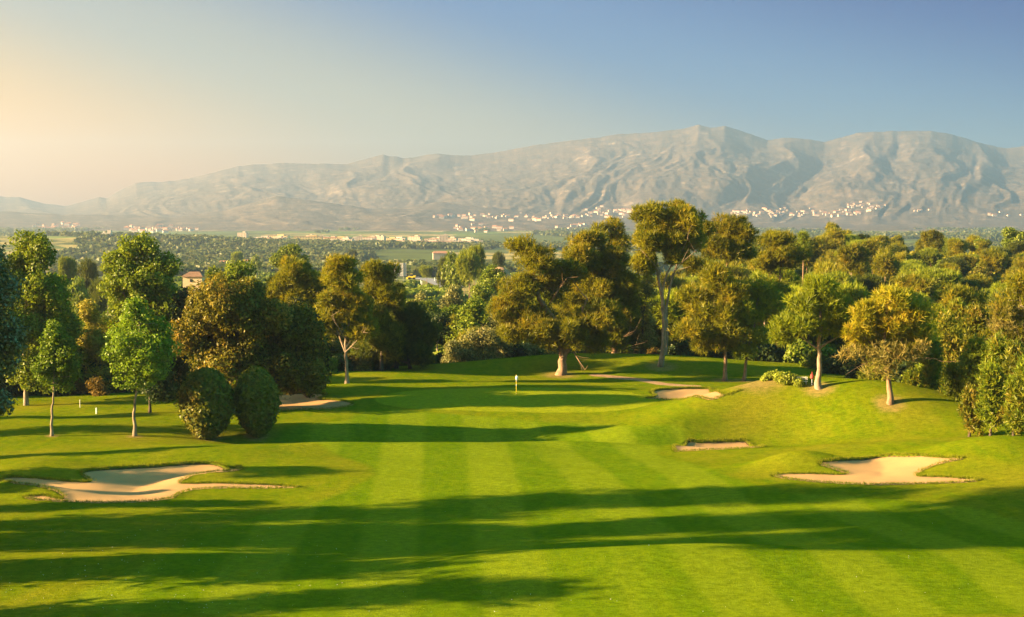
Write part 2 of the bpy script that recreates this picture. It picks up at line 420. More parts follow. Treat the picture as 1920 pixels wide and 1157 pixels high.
# ---- light and air
SKY_DUST, SKY_STR, SUN_STR, SUN_COL = 1.2, .06, 5.0, (1.0, .71, .37)
HAZE_COL, HAZE_D, HAZE_G, EXPO = (.50, .67, .90), .95e-4, .55, 2.95
SKY_Z, SKY_X, SKY_0 = 1.9, .7, .15
SKY_A, SKY_L, SKY_B, SKY_C, SKY_FILL = (.80, .31, .06), (.38, .29, .24), (.075, .165, .30), (.0, .045, .18), (.30, 1.0, .72)  # last stop: unseen overhead sky, brightened to cyan as added fill for shade

# ================================================================== THE GROUND
def axis(dense0, dense1, step, lo, hi, g=1.12, smax=250):
    a = list(np.arange(dense0, dense1+step, step)); s = step; v = a[-1]
    while v < hi: s = min(s*g, smax); v += s; a.append(v)
    s = step; v = a[0]; b = []
    while v > lo: s = min(s*g, smax); v -= s; b.append(v)
    return np.array(b[::-1]+a)
gx = axis(-52, 72, .33, -7000, 7000); gy = axis(82, 222, .33, -60, 13500, 1.06, 250)
GX, GY = np.meshgrid(gx, gy); GZ = H0(GX, GY)
sand_sd = np.full(GX.shape, -99.0)
for k, poly in POLY.items():
    s = sdf_box(poly, GX, GY); sand_sd = np.maximum(sand_sd, s)
    m = s > -.9
    GZ[m] += .05*smooth(s[m], -.9, -.1)                       # the turf rolls up to a lip
    m = s > 0
    if m.any():
        low = sand_z(k, GX[m], GY[m], s[m])-.35
        w = smooth(s[m], -.02, .4); GZ[m] = GZ[m]*(1-w)+low*w
# smooth fields painted by what the place is: mown fairway, putting green, path, bare earth
def poly_px(pts, n=4): return catmull([ground(*p) for p in pts], n)
FAIR = poly_px([(250,1150),(300,1050),(420,985),(640,925),(700,880),(600,835),(520,812),(640,790),(700,765),(790,772),(1000,790),(1120,795),(1190,800),(1290,815),(1230,850),(1300,870),(1400,905),(1480,925),(1650,935),(1860,960),(1980,1010),(2060,1150)])
GREEN = poly_px([(703,752),(730,739),(820,730),(960,727),(1100,729),(1200,740),(1235,752),(1190,766),(1050,775),(900,771),(760,765)])
PATH = np.array([ground(*p) for p in [(1120,704),(1160,708),(1200,712),(1240,720),(1300,724)]])
def seg_dist(P, x, y):
    d = np.full(x.shape, 1e9)
    for i in range(len(P)-1):
        ax, ay = P[i]; ex, ey = P[i+1]-P[i]; L = ex*ex+ey*ey
        t = np.clip(((x-ax)*ex+(y-ay)*ey)/L, 0, 1); d = np.minimum(d, np.hypot(x-ax-t*ex, y-ay-t*ey))
    return d
nearm = (GX > -60) & (GX < 85) & (GY > 70) & (GY < 235)
fair = np.full(GX.shape, -30.0); green = np.full(GX.shape, -30.0); path = np.full(GX.shape, 30.0)
fair[nearm] = sdf(FAIR, GX[nearm], GY[nearm]); green[nearm] = sdf(GREEN, GX[nearm], GY[nearm]); path[nearm] = seg_dist(PATH, GX[nearm], GY[nearm])
# mowing passes: straight ones up the middle, slanting ones on the right
ua = (GX+.075*(GY-100)+1.0*np.sin(GY/38))/4.3; ub = (GX+.175*(GY-100)-2)/4.6
tri = lambda u: smooth(np.abs((u % 2)-1), .40, .60)
wr = smooth(GX+.1*(GY-100), 2, 10)
stripe = (tri(ua)*(1-wr)+tri(ub)*wr)
earth = np.zeros(GX.shape)
for px, py, r in ((1358,714,1.7),(1396,714,1.6),(1050,704,2.2),(1536,729,1.6),(1668,757,1.5),(1240,688,2.0),(253,819,.8),(97,818,.7),(390,822,1.3),(480,818,1.2),(1420,716,3)):
    ex, ey = ground(px, py); earth = np.maximum(earth, np.exp(-((GX-ex)**2+(GY-ey)**2)/(2*r*r)))
m, nt, out = mat('turf and fields')
w1 = coords(nt); wa = coords(nt, (1, .45, 1))
A = {k: attr(nt, k) for k in ('sand_sd', 'fair', 'green', 'path', 'stripe', 'earth')}
n_f = noise(nt, 11, 6, .8, coords(nt, (.8, .8, 1))); n_m = noise(nt, .9, 5, .6, wa); n_l = noise(nt, .09, 4, .6, w1); n_s = noise(nt, 2.8, 6, .7, coords(nt, (.5, 1, 1)))
rough_c = mixc(nt, ramp(nt, n_m, .32, .68), (.092, .136, .002), (.142, .158, .003))
rough_c = mixc(nt, ramp(nt, n_l, .45, .7), rough_c, (.175, .165, .008))
fair_c = mixc(nt, A['stripe'], (.086, .142, .002), (.140, .184, .006))
fair_c = mixc(nt, mth(nt, 'MULTIPLY', ramp(nt, n_m, .35, .75), .5), fair_c, (.155, .185, .003))
edge = ramp(nt, mth(nt, 'ADD', A['fair'], mth(nt, 'MULTIPLY', mth(nt, 'SUBTRACT', n_m, .5), 1.2)), -.4, .5)
col = mixc(nt, edge, rough_c, fair_c)
gcol = mixc(nt, ramp(nt, n_m, .3, .7), (.185, .215, .006), (.21, .225, .008))
col = mixc(nt, ramp(nt, A['green'], -.15, .2), col, gcol)
col = mixc(nt, mth(nt, 'MULTIPLY', ramp(nt, mth(nt, 'ADD', A['earth'], mth(nt, 'MULTIPLY', mth(nt, 'SUBTRACT', n_s, .5), .8)), .35, .8), .75), col, (.25, .17, .06))
col = mixc(nt, ramp(nt, mth(nt, 'ADD', A['path'], mth(nt, 'MULTIPLY', mth(nt, 'SUBTRACT', n_s, .5), .8)), 1.25, .95), col, (.36, .22, .13))
lip_dirt_shade = ramp(nt, mth(nt, 'ADD', A['sand_sd'], mth(nt, 'MULTIPLY', mth(nt, 'SUBTRACT', n_s, .5), .5)), .02, .16)
col = mixc(nt, lip_dirt_shade, col, (.08, .055, .028))  # bare lip earth with the shadow under the turf edge painted in
col = mixc(nt, mth(nt, 'MULTIPLY', ramp(nt, n_f, .42, .58), .75), col, mixc(nt, 1, col, (.62, .66, .6), 'MULTIPLY'))
tuft = mixc(nt, ramp(nt, n_s, .35, .65), (.72, .76, .72), (1.18, 1.16, 1.08)); col = mixc(nt, 1.0, col, tuft, 'MULTIPLY')
# valley floor: fields, scrub and woods seen from afar
sp = N(nt, 'ShaderNodeSeparateXYZ'); nt.links.new(w1, sp.inputs[0])
vo = N(nt, 'ShaderNodeTexVoronoi'); vo.inputs['Scale'].default_value = 1; vo.inputs['Randomness'].default_value = .8; nt.links.new(coords(nt, (.0042, .0021, 0)), vo.inputs['Vector'])
cr = N(nt, 'ShaderNodeValToRGB'); sc_ = N(nt, 'ShaderNodeSeparateColor'); nt.links.new(vo.outputs['Color'], sc_.inputs[0]); nt.links.new(sc_.outputs[0], cr.inputs[0])
e = cr.color_ramp.elements; cr.color_ramp.interpolation = 'CONSTANT'
e[0].position = 0; e[0].color = (.09, .11, .03, 1); e[1].position = .3; e[1].color = (.30, .24, .09, 1)
for p, c_ in ((.45, (.12, .17, .04, 1)), (.62, (.10, .12, .04, 1)), (.76, (.42, .32, .15, 1)), (.86, (.16, .19, .05, 1))): x_ = e.new(p); x_.color = c_
field = mixc(nt, ramp(nt, noise(nt, .012, 6, .7, w1), .46, .56), cr.outputs[0], (.07, .085, .03))
scrub = mixc(nt, ramp(nt, noise(nt, .05, 5, .7, w1), .4, .6), (.10, .10, .03), (.26, .21, .07))
far_c = mixc(nt, ramp(nt, sp.outputs[1], 900, 1100), scrub, field)
col = mixc(nt, ramp(nt, sp.outputs[1], 232, 262), col, far_c)
bh = mth(nt, 'ADD', mth(nt, 'MULTIPLY', n_s, 1.0), mth(nt, 'MULTIPLY', n_f, .7))
p = bsdf(nt, out, col, .95, .0, bh, .6, .14)
V = np.stack([GX, GY, GZ], -1).reshape(-1, 3)
me = mesh_np('ground', V, [grid_faces(len(gx), len(gy))], [m], {k: ('POINT', v.ravel()) for k, v in dict(sand_sd=sand_sd, fair=fair, green=green, path=path, stripe=stripe, earth=earth).items()}, smooth_=True)
tag(link('ground', me), kind='structure')

# ------------------------------------------------------------------ sand bunkers
m, nt, out = mat('bunker sand')
w = coords(nt); wr_ = coords(nt, (1, 1, 1))
wave = N(nt, 'ShaderNodeTexWave'); wave.inputs['Scale'].default_value = 1.6; wave.inputs['Distortion'].default_value = 5; wave.inputs['Detail'].default_value = 2; wave.inputs['Detail Scale'].default_value = .4; nt.links.new(w, wave.inputs['Vector'])
ns = noise(nt, 14, 4, .7, w); nb = noise(nt, .5, 3, .5, w)
c = mixc(nt, ramp(nt, nb, .3, .7), (.34, .20, .085), (.40, .235, .095)); c = mixc(nt, mth(nt, 'MULTIPLY', ramp(nt, ns, .5, .75), .35), c, (.25, .15, .065))
hb = mth(nt, 'ADD', mth(nt, 'MULTIPLY', wave.outputs['Fac'], .35), ns)
bsdf(nt, out, c, .95, .1, hb, .5, .07); SAND = m
names = {'a': 'large irregular sand bunker in the left foreground, split by tongues of grass', 'b': 'shaded sand bunker half hidden behind the clipped bushes', 'c': 'bright sand bunker right of the putting green below two pines',
         'd': 'small shallow sand bunker in the middle right of the fairway', 'e': 'large bright sand bunker in the right foreground with a dark turf tongue'}
for k, poly in POLY.items():
    lo = poly.min(0)-.3; hi = poly.max(0)+.3
    ax = np.arange(lo[0], hi[0]+.2, .2); ay = np.arange(lo[1], hi[1]+.2, .2); X, Y = np.meshgrid(ax, ay)
    s = sdf(poly, X, Y); Z = sand_z(k, X, Y, s)+.05*(fbm(X*1.1, Y*1.1, 3)-.5)-smooth(-s, 0, .3)*.35
    Fq = grid_faces(len(ax), len(ay)); keep = (s.ravel()[Fq] > -.25).any(1); Fq = Fq[keep]
    used, inv = np.unique(Fq, return_inverse=True)
    V = np.stack([X, Y, Z], -1).reshape(-1, 3)[used]
    c0 = V.mean(0); o = link('sand_bunker', mesh_np('sand_bunker', V-c0, [inv.reshape(-1, 4)], [SAND], smooth_=True), None, c0)
    tag(o, names[k], 'sand bunker', 'bunkers around the hole')

P_ = []; A_ = []; rl = np.random.default_rng(44)
for k, poly in POLY.items():
    n = len(poly); cc = poly.mean(0)
    for i in range(n):
        a = poly[i]; b = poly[(i+1) % n]; L = np.hypot(*(b-a))
        for q in range(int(L*26)):
            t = rl.random(); p = a+(b-a)*t; nr = np.array([b[1]-a[1], a[0]-b[0]])/(L+1e-6); p = p+nr*rl.normal(.08, .12)
            P_.append((p[0], p[1], float(0))); A_.append((rl.normal()*.5, rl.normal()*.5, .7))
P_ = np.array(P_); P_[:, 2] = H0(P_[:, 0], P_[:, 1])+.04
V, Fc = tuftset(P_, np.array(A_), .20, .035, 4, rl)
LM['lip'] = leaf_mat('long grass blades', (.07, .09, .006), (.17, .17, .012), trans=.3, gloss=.0)
tag(link('bunker_edge_grass', mesh_np('bunker_edge_grass', V, [Fc], [LM['lip']], {'tint': ('FACE', rl.random(len(Fc)))})), 'ragged longer grass along the lips of the sand bunkers', 'grass', None, 'stuff')

# ------------------------------------------------------------------ mountains
RIDGE = np.array([(-400,340),(-250,352),(-120,360),(0,368),(40,369),(70,377),(90,382),(125,387),(160,378),(190,370),(205,371),(235,354),(260,343),(330,340),(380,330),(450,311),(540,305),(600,307),(650,308),(690,297),(720,290),(760,297),(820,288),(870,292),(900,290),(1000,273),(1080,262),(1160,252),(1230,248),(1260,244),(1285,240),(1305,234),(1330,240),(1355,236),(1400,250),(1435,262),(1480,258),(1540,266),(1600,250),(1660,246),(1740,245),(1780,252),(1840,270),(1880,278),(1920,272),(2000,262),(2200,280),(2400,300)], float)
MID = np.array([(-400,390),(-200,392),(0,396),(120,402),(250,404),(330,408),(420,395),(480,378),(520,368),(560,372),(620,380),(700,392),(760,388),(830,378),(900,386),(1000,398),(1100,404),(1250,412),(1500,416),(1800,416),(2400,418)], float)
def mountain(name, prof, d_foot, d_ridge, d_back, z_foot, amp, seed, spur, nu=900, nv=240):
    u = np.linspace(prof[0, 0], prof[-1, 0], nu); v = np.linspace(0, 1, nv); U, Vv = np.meshgrid(u, v)
    D = np.where(Vv < .82, d_foot+(d_ridge-d_foot)*Vv/.82, d_ridge+(d_back-d_ridge)*(Vv-.82)/.18)
    dx, dy, dz = ray(u, np.interp(u, prof[:, 0], prof[:, 1])-1.6*(fbm(u/17+seed, u*0+3, 4)-.5)*2)
    zr = CAM[2]+d_ridge*dz/dy
    X = D*((U-CX)/F)*1.0025
    t = np.clip(Vv/.82, 0, 1)
    wu = U/spur+.75*(fbm(U/170+seed, t*2.6+seed, 3)-.5)*2+t*.55*np.sin(U/260.)
    r1 = 1-np.abs(2*vnoise(wu, wu*0+seed+t*.9)-1); r2 = 1-np.abs(2*fbm(wu*2.7+5, t*3.2+seed, 4)-1); r3 = 1-np.abs(2*fbm(U/20+t*3, t*13+seed, 4)-1)
    env = np.sin(np.pi*np.clip(t, 0, 1))**.8
    base = .5*t+.5*t*t
    r4 = 1-np.abs(2*fbm(U/26+.8*np.sin(t*4+U/90), t*3.0+seed, 5)-1); gul = (r1-.55)*1.1+(r2-.55)*.45+(r3-.5)*.13+(r4-.6)*.10
    ks = np.hanning(91); zs_ = np.convolve(np.pad(zr, 45, 'edge'), ks/ks.sum(), 'valid'); wv = t**3; ze = zs_[None, :]*(1-wv)+zr[None, :]*wv
    Z = z_foot+(ze-z_foot)*np.clip(base+amp*env*gul, 0, 1)
    Z = np.minimum(Z, CAM[2]+(zr[None, :]-CAM[2])*(D/d_ridge)*(.985+.015*t)+0*U)
    back = np.clip((Vv-.82)/.18, 0, 1); Z = Z-back*(zr[None, :]-z_foot)*.5
    Z[0] = z_foot-30
    return mesh_np(name, np.stack([X, D, Z], -1).reshape(-1, 3), [grid_faces(nu, nv)], [MNT], smooth_=True)
m, nt, out = mat('mountain slopes')
w = coords(nt, (.001, .001, .001)); n1 = noise(nt, 9, 8, .68, w); n2 = noise(nt, 2.2, 4, .6, w); n3 = noise(nt, 40, 4, .6, w)
c = mixc(nt, ramp(nt, n1, .42, .60), (.085, .072, .052), (.145, .105, .072))
c = mixc(nt, mth(nt, 'MULTIPLY', ramp(nt, n1, .58, .68), ramp(nt, n2, .40, .55)), c, (.34, .26, .18))
c = mixc(nt, ramp(nt, n3, .4, .65), c, mixc(nt, .5, c, (.4, .5, .4), 'MULTIPLY'))
bsdf(nt, out, c, .95, .05, n3, .6, 12); MNT = m
tag(link('mountain_range', mountain('mountain_range', RIDGE, 6300, 10400, 12200, -42, .13, 3.0, 150)), kind='structure')
tag(link('foothills', mountain('foothills', MID, 5300, 7000, 7600, -42, .30, 8.0, 95, 420, 90)), kind='structure')

# ------------------------------------------------------------------ sky, sun, haze, camera
wd = bpy.data.worlds.new('World'); bpy.context.scene.world = wd; wd.use_nodes = True; nt = wd.node_tree; nt.nodes.clear()
sky = N(nt, 'ShaderNodeTexSky', sky_type='NISHITA'); sky.sun_disc = False; sky.sun_elevation = R(SUN_EL)
AZ = R(270-SUN_BACK); sky.sun_rotation = AZ
sky.altitude = 100; sky.air_density = 1.0; sky.dust_density = SKY_DUST; sky.ozone_density = 2.2
bg = N(nt, 'ShaderNodeBackground'); bg.inputs['Strength'].default_value = SKY_STR; ow = N(nt, 'ShaderNodeOutputWorld')
tcw = N(nt, 'ShaderNodeTexCoord'); sx = N(nt, 'ShaderNodeSeparateXYZ'); nt.links.new(tcw.outputs['Generated'], sx.inputs[0])
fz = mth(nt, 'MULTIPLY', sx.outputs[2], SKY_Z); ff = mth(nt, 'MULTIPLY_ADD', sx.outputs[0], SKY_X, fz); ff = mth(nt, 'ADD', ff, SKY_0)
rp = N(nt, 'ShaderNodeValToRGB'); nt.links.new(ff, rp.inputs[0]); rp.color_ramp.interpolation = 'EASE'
e = rp.color_ramp.elements; e[0].position = 0; e[0].color = (*SKY_A, 1); e[1].position = 1; e[1].color = (*SKY_C, 1); e[1].color = (*SKY_FILL, 1); x_ = e.new(.22); x_.color = (*SKY_L, 1); x_ = e.new(.42); x_.color = (*SKY_B, 1); x_ = e.new(.68); x_.color = (*SKY_C, 1)
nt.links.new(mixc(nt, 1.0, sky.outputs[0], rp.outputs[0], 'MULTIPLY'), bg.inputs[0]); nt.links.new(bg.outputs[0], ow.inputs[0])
sl = bpy.data.lights.new('sun', 'SUN'); sl.energy = SUN_STR; sl.angle = R(.5); sl.color = SUN_COL
so = bpy.data.objects.new('sun', sl); C.objects.link(so)
to_sun = Vector((math.sin(AZ)*math.cos(R(SUN_EL)), math.cos(AZ)*math.cos(R(SUN_EL)), math.sin(R(SUN_EL))))
so.rotation_euler = to_sun.to_track_quat('Z', 'Y').to_euler(); so.location = to_sun*300
mb = MB(); mb.box((0, 6600, 335), (15000, 14200, 780)); m, nt, out = mat('haze')
pv = N(nt, 'ShaderNodeVolumePrincipled'); pv.inputs['Color'].default_value = (*HAZE_COL, 1); pv.inputs['Density'].default_value = HAZE_D; pv.inputs['Anisotropy'].default_value = HAZE_G
nt.links.new(pv.outputs[0], out.inputs['Volume']); hz_ = mb.build('haze', m); tag(hz_, kind='stuff')
cd = bpy.data.cameras.new('camera'); co = bpy.data.objects.new('camera', cd); C.objects.link(co); co.location = CAM
co.rotation_euler = (R(90)-PITCH, 0, 0); cd.sensor_width = 36; cd.lens = 36*F/1920; cd.clip_end = 40000; cd.clip_start = .5
sc = bpy.context.scene; sc.camera = co; sc.view_settings.view_transform = 'Standard'; sc.view_settings.look = 'None'; sc.view_settings.exposure = EXPO; sc.view_settings.gamma = 1
sc.render.engine = 'CYCLES'; sc.cycles.max_bounces = 8; sc.cycles.diffuse_bounces = 3; sc.cycles.transmission_bounces = 4; sc.cycles.volume_bounces = 0

# ================================================================== TREES STANDING AROUND THE HOLE
NEAR = 'trees around the hole'
# --- the left side
px_tree('poplar_tree', 'dark silvery leaved tree overhanging the left edge of the picture', 'tree', [(-45,560,90,95),(-50,690,80,90),(-75,800,60,80),(-40,505,60,50),(10,640,38,60),(0,760,26,40)], D=98, px=-70, sty='leaf', leaf='silver', bark='grey', size=.62, dens=.75, seed=3, r0=(.35,), lobe=.85, twigs=120)
px_tree('poplar_tree', 'tall bright green poplar rising highest at the far left', 'tree', [(55,480,52,50),(60,545,70,55),(50,620,80,60),(10,520,50,50),(95,560,36,50),(60,690,80,50)], D=172, px=45, sty='leaf', leaf='poplar', bark='grey', size=.9, seed=4, stems=[[None,(45,640),(55,470)]], r0=(.3,))
px_tree('poplar_tree', 'leafy green tree with a leaning top between the tall poplar and the spreading tree', 'tree', [(112,555,36,45),(110,620,55,55),(120,690,50,50)], D=183, px=115, sty='leaf', leaf='poplar', bark='grey', size=.9, seed=5)
px_tree('ash_tree', 'spreading round tree on the left with pale branches showing through its leaves', 'tree', [(262,470,44,34),(225,500,38,34),(312,500,38,32),(265,525,72,48),(215,545,32,36),(300,560,50,40),(260,590,70,45)], D=194, px=262, stems=[[None,(262,640),(258,560),(262,480)],[(262,640),(238,570),(222,510)],[(262,640),(290,560),(305,505)]], r0=(.42,.2,.2), sty='leaf', leaf='poplar', bark='pale', seed=6, twigs=90, low=.3, dens=.85)
px_tree('willow_tree', 'golden upright willow behind the two small green trees', 'tree', [(172,590,22,45),(190,640,40,50),(165,670,40,50),(195,715,45,40)], D=186, px=180, sty='small', leaf='willow', bark='dark', seed=7)
px_tree('young_ash_tree', 'small fresh green tree with a slim bare trunk nearest the left edge', 'small tree', [(102,650,34,52),(106,700,46,45),(88,690,34,34),(124,672,32,42),(104,618,18,24)], px=97, py=818, stems=[[None,(98,770),(100,735),(104,640)]], r0=(.19,), sty='small', leaf='fresh', bark='pale', seed=8, lobe=.7, size=.95, dens=.85, low=.7, twigs=80)
px_tree('young_ash_tree', 'larger fresh green tree with a slim trunk on the open grass at the left', 'small tree', [(258,610,46,50),(265,660,72,52),(232,645,42,52),(305,650,34,46),(262,700,58,32),(250,575,20,20)], px=253, py=818, stems=[[None,(252,775),(255,732),(262,620)]], r0=(.24,), sty='small', leaf='fresh', bark='pale', seed=9, lobe=.8, size=.95, dens=.8, low=.7, twigs=110)
px_tree('holm_oak', 'huge rounded holm oak with golden brown leaves left of the shaded bunker', 'tree', [(425,560,72,58),(385,600,50,50),(460,600,70,60),(400,660,60,60),(440,680,70,50),(375,560,32,44),(480,540,30,30),(350,630,34,44),(500,590,44,44)], D=165, px=430, sty='oak', leaf='oak', bark='dark', seed=10, lobe=1.25, low=.8, r0=(.5,), twigs=40)
px_tree('holm_oak', 'dark holm oak whose lowest branches hang over the shaded bunker', 'tree', [(525,610,50,50),(520,665,78,50),(560,690,55,45),(575,640,34,50),(475,680,48,50),(545,722,36,22),(585,705,32,40),(590,650,26,50),(550,600,44,40)], D=168, px=478, sty='oak', leaf='oak', bark='dark', seed=11, lobe=1.15, low=.95, r0=(.45,), twigs=40)
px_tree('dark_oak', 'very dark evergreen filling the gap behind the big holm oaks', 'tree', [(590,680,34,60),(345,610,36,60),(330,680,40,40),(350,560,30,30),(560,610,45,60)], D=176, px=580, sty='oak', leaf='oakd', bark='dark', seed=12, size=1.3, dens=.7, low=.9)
for k, (cx, cy, rx, ry) in enumerate([(408,520,22,22),(445,508,36,24),(420,545,44,28)]):
    px_tree('scrub_oak', ['olive tree top beside the stone farmhouse roof', 'olive tree top above the middle of the golden holm oak', 'olive tree squeezed behind the golden holm oak'][k], 'tree', [(cx,cy,rx,ry),(cx,cy+35,rx*1.1,34),(cx,cy+90,rx,50)], D=215, px=cx, sty='oak', leaf='mid', bark='dark', seed=20+k, size=1.2, dens=.7)
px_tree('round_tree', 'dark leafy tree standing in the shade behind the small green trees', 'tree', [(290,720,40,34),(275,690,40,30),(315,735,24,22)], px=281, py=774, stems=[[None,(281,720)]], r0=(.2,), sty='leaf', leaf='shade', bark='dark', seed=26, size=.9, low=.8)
px_tree('small_rust_tree', 'small rusty brown tree just left of the clipped bushes', 'small tree', [(325,712,18,18),(333,738,13,16)], D=182, px=325, sty='small', leaf='rust', bark='dark', seed=27)
px_tree('small_rust_tree', 'small rusty tree in the dark gap behind the slim trunks', 'small tree', [(190,742,17,17),(215,752,15,14),(180,722,18,15)], D=181, px=200, sty='small', leaf='rust', bark='dark', seed=28)
# --- behind the shaded bunker
px_tree('aleppo_pine', 'broad olive green pine behind the dark holm oak', 'pine tree', [(545,520,46,38),(520,555,36,38),(560,570,46,40),(590,540,28,34),(575,630,40,50)], D=213, px=560, seed=30, dens=.9)
px_tree('aleppo_pine', 'golden pine with a forked bare trunk behind the shaded bunker', 'pine tree', [(645,530,44,34),(625,575,36,34),(660,580,42,36),(615,615,26,30),(680,620,28,34),(640,500,30,20)], D=187, px=650, stems=[[None,(650,690),(648,645),(655,600),(650,540)],[(648,660),(625,600),(620,560)],[(650,650),(680,600)]], r0=(.32,.15,.16), bark='pale', seed=31, twigs=110, dens=.85, bare=[((648,660),(690,612),.09),((652,640),(625,590),.08)])
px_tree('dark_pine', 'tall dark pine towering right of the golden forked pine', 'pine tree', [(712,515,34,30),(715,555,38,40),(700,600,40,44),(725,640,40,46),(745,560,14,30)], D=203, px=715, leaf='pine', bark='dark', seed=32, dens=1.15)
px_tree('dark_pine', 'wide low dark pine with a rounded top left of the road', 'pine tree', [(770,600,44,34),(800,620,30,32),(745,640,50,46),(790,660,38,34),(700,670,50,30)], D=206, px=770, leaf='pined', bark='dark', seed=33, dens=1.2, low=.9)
px_tree('far_ash', 'bushy green tree top far beyond the pines, right of the golden oak', 'tree', [(545,475,22,22),(522,484,18,18),(565,492,18,16),(545,505,30,24)], D=420, px=545, sty='leaf', leaf='mid', bark='grey', seed=34, size=1.5, lobe=1.8)
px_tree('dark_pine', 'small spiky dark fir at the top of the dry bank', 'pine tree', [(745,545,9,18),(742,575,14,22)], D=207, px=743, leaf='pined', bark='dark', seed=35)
# --- the middle
px_tree('olive_scrub', 'pale olive scrub tree at the edge of the green left of the flag', 'small tree', [(870,655,34,26),(850,680,28,24),(905,640,34,26),(915,675,34,26),(880,690,40,14)], D=213, px=880, sty='leaf', leaf='scrub', bark='grey', seed=40, size=.75, low=1.0)
px_tree('olive_scrub', 'taller pale scrub tree leaning towards the big forked pine', 'small tree', [(925,630,28,24),(945,655,26,28),(935,600,20,18)], D=217, px=935, sty='leaf', leaf='scrub', bark='grey', seed=41, size=.8, low=1.0)
for k, (cx, cy, r, D) in enumerate([(800,580,26,250),(845,590,28,262),(890,580,28,250),(850,550,22,300),(905,555,24,310),(925,520,26,330),(820,610,28,238),(875,615,30,236),(955,560,34,232),(790,560,14,300)]):
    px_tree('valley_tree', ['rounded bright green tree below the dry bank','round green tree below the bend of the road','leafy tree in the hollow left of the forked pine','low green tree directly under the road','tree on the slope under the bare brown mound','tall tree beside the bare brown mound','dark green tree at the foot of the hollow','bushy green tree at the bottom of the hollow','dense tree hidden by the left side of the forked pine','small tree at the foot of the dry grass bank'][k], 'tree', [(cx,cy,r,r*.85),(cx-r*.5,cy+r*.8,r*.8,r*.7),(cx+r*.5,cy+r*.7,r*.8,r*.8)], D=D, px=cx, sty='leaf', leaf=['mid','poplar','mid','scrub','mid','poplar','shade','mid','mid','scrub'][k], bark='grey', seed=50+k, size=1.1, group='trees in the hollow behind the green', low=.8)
px_tree('aleppo_pine', 'massive pine with a forked trunk standing on the mound behind the flag', 'pine tree', [(975,470,30,28),(1010,500,44,40),(985,545,48,34),(1040,540,40,44),(1000,600,58,34),(1050,620,60,34),(1120,600,52,40),(1100,640,50,30),(945,590,34,34),(975,620,44,26),(1065,520,34,34),(1030,640,40,22)], px=1052, py=703, stems=[[None,(1056,672),(1052,650),(1040,600),(1010,560),(990,490)],[(1055,668),(1072,640),(1088,600),(1100,560)]], r0=(.78,.52), bark='pine', seed=60, twigs=140, dens=.8, depth=.7,
        bare=[((1030,570),(1062,520),.13),((1062,520),(1045,495),.08),((1075,660),(1095,690),.10)])
px_tree('aleppo_pine', 'tall full pine directly right of the massive forked pine', 'pine tree', [(1105,455,38,26),(1090,495,42,36),(1140,490,42,36),(1160,540,40,44),(1110,545,50,40),(1165,600,38,40),(1150,640,40,28),(1120,560,50,44),(1080,585,44,40),(1175,560,30,40)], D=214, px=1150, stems=[[None,(1150,640),(1130,560),(1110,460)]], r0=(.5,), seed=61, twigs=120, dens=.95,
        bare=[((1152,655),(1188,618),.09),((1152,665),(1205,640),.07),((1152,660),(1130,640),.05)])
px_tree('aleppo_pine', 'slender pine top peeping between the two big pines', 'pine tree', [(1150,428,18,18),(1125,432,14,12),(1160,455,26,24)], D=232, px=1150, seed=62, dens=.6)
px_tree('tall_pine', 'tallest pine with two bare trunks and an umbrella crown', 'pine tree', [(1222,412,40,34),(1210,455,36,34),(1285,420,42,34),(1300,455,32,26),(1250,450,40,34),(1205,500,26,30),(1265,480,32,24)], px=1238, py=687, stems=[[None,(1246,600),(1238,540),(1232,500),(1222,430)],[(1246,600),(1242,580),(1245,530),(1262,490),(1290,430)],[(1236,530),(1225,480),(1205,455)]], r0=(.42,.28,.16), bark='pale', seed=63, twigs=130, dens=.95, bare=[((1260,500),(1285,450),.10),((1240,520),(1210,480),.08),((1256,520),(1300,470),.09)])
px_tree('tall_pine', 'slimmer tall pine growing tight against the two trunked pine', 'pine tree', [(1318,440,20,26),(1270,390,16,12),(1300,500,22,24)], D=214, px=1246, stems=[[None,(1250,640),(1252,560),(1275,480),(1310,440)]], r0=(.3,), bark='pale', seed=64, twigs=50)
px_tree('willowy_shrub_tree', 'grey brown drooping tree left of the tall bare trunks', 'tree', [(1215,545,26,44),(1205,600,28,40),(1190,560,20,40),(1215,640,26,26)], D=216, px=1205, leaf='brown', sty='small', bark='dark', seed=65, dens=.5, twigs=110)
px_tree('aleppo_pine', 'dark round topped pine right behind the tallest pine', 'pine tree', [(1365,430,40,28),(1395,445,26,26),(1345,465,34,30),(1375,475,38,22)], D=232, px=1365, stems=[[None,(1362,560),(1362,440)]], r0=(.4,), seed=66, dens=1.1)
px_tree('aleppo_pine', 'reddish olive pine right of the dark round topped pine', 'pine tree', [(1458,448,38,20),(1470,475,38,24),(1440,495,30,26),(1485,490,20,24)], D=262, px=1460, seed=67, dens=.85)
px_tree('aleppo_pine', 'small pine on the skyline touching the reddish olive pine', 'pine tree', [(1505,445,10,12),(1508,465,16,16)], D=330, px=1505, seed=68, leaf='mid', dens=.8)
px_tree('young_pine', 'left one of the two pines rising from bare earth behind the bright bunker', 'pine tree', [(1345,525,36,28),(1310,560,38,30),(1375,550,34,32),(1340,585,60,28),(1300,620,46,22),(1370,625,44,26),(1335,650,40,16)], px=1359, py=714, stems=[[None,(1359,670),(1355,600),(1345,530)],[(1358,650),(1330,632),(1300,615)]], r0=(.36,.14), bark='pine', seed=70, twigs=150, dens=.72, leaf='pine')
px_tree('young_pine', 'right leaning one of the two pines behind the bright bunker', 'pine tree', [(1425,545,34,26),(1450,580,30,30),(1405,590,30,30),(1425,630,34,22),(1395,660,26,12)], px=1394, py=714, stems=[[None,(1398,685),(1405,650),(1415,600),(1425,545)]], r0=(.3,), bark='pine', seed=71, twigs=120, dens=.62, leaf='pineg')
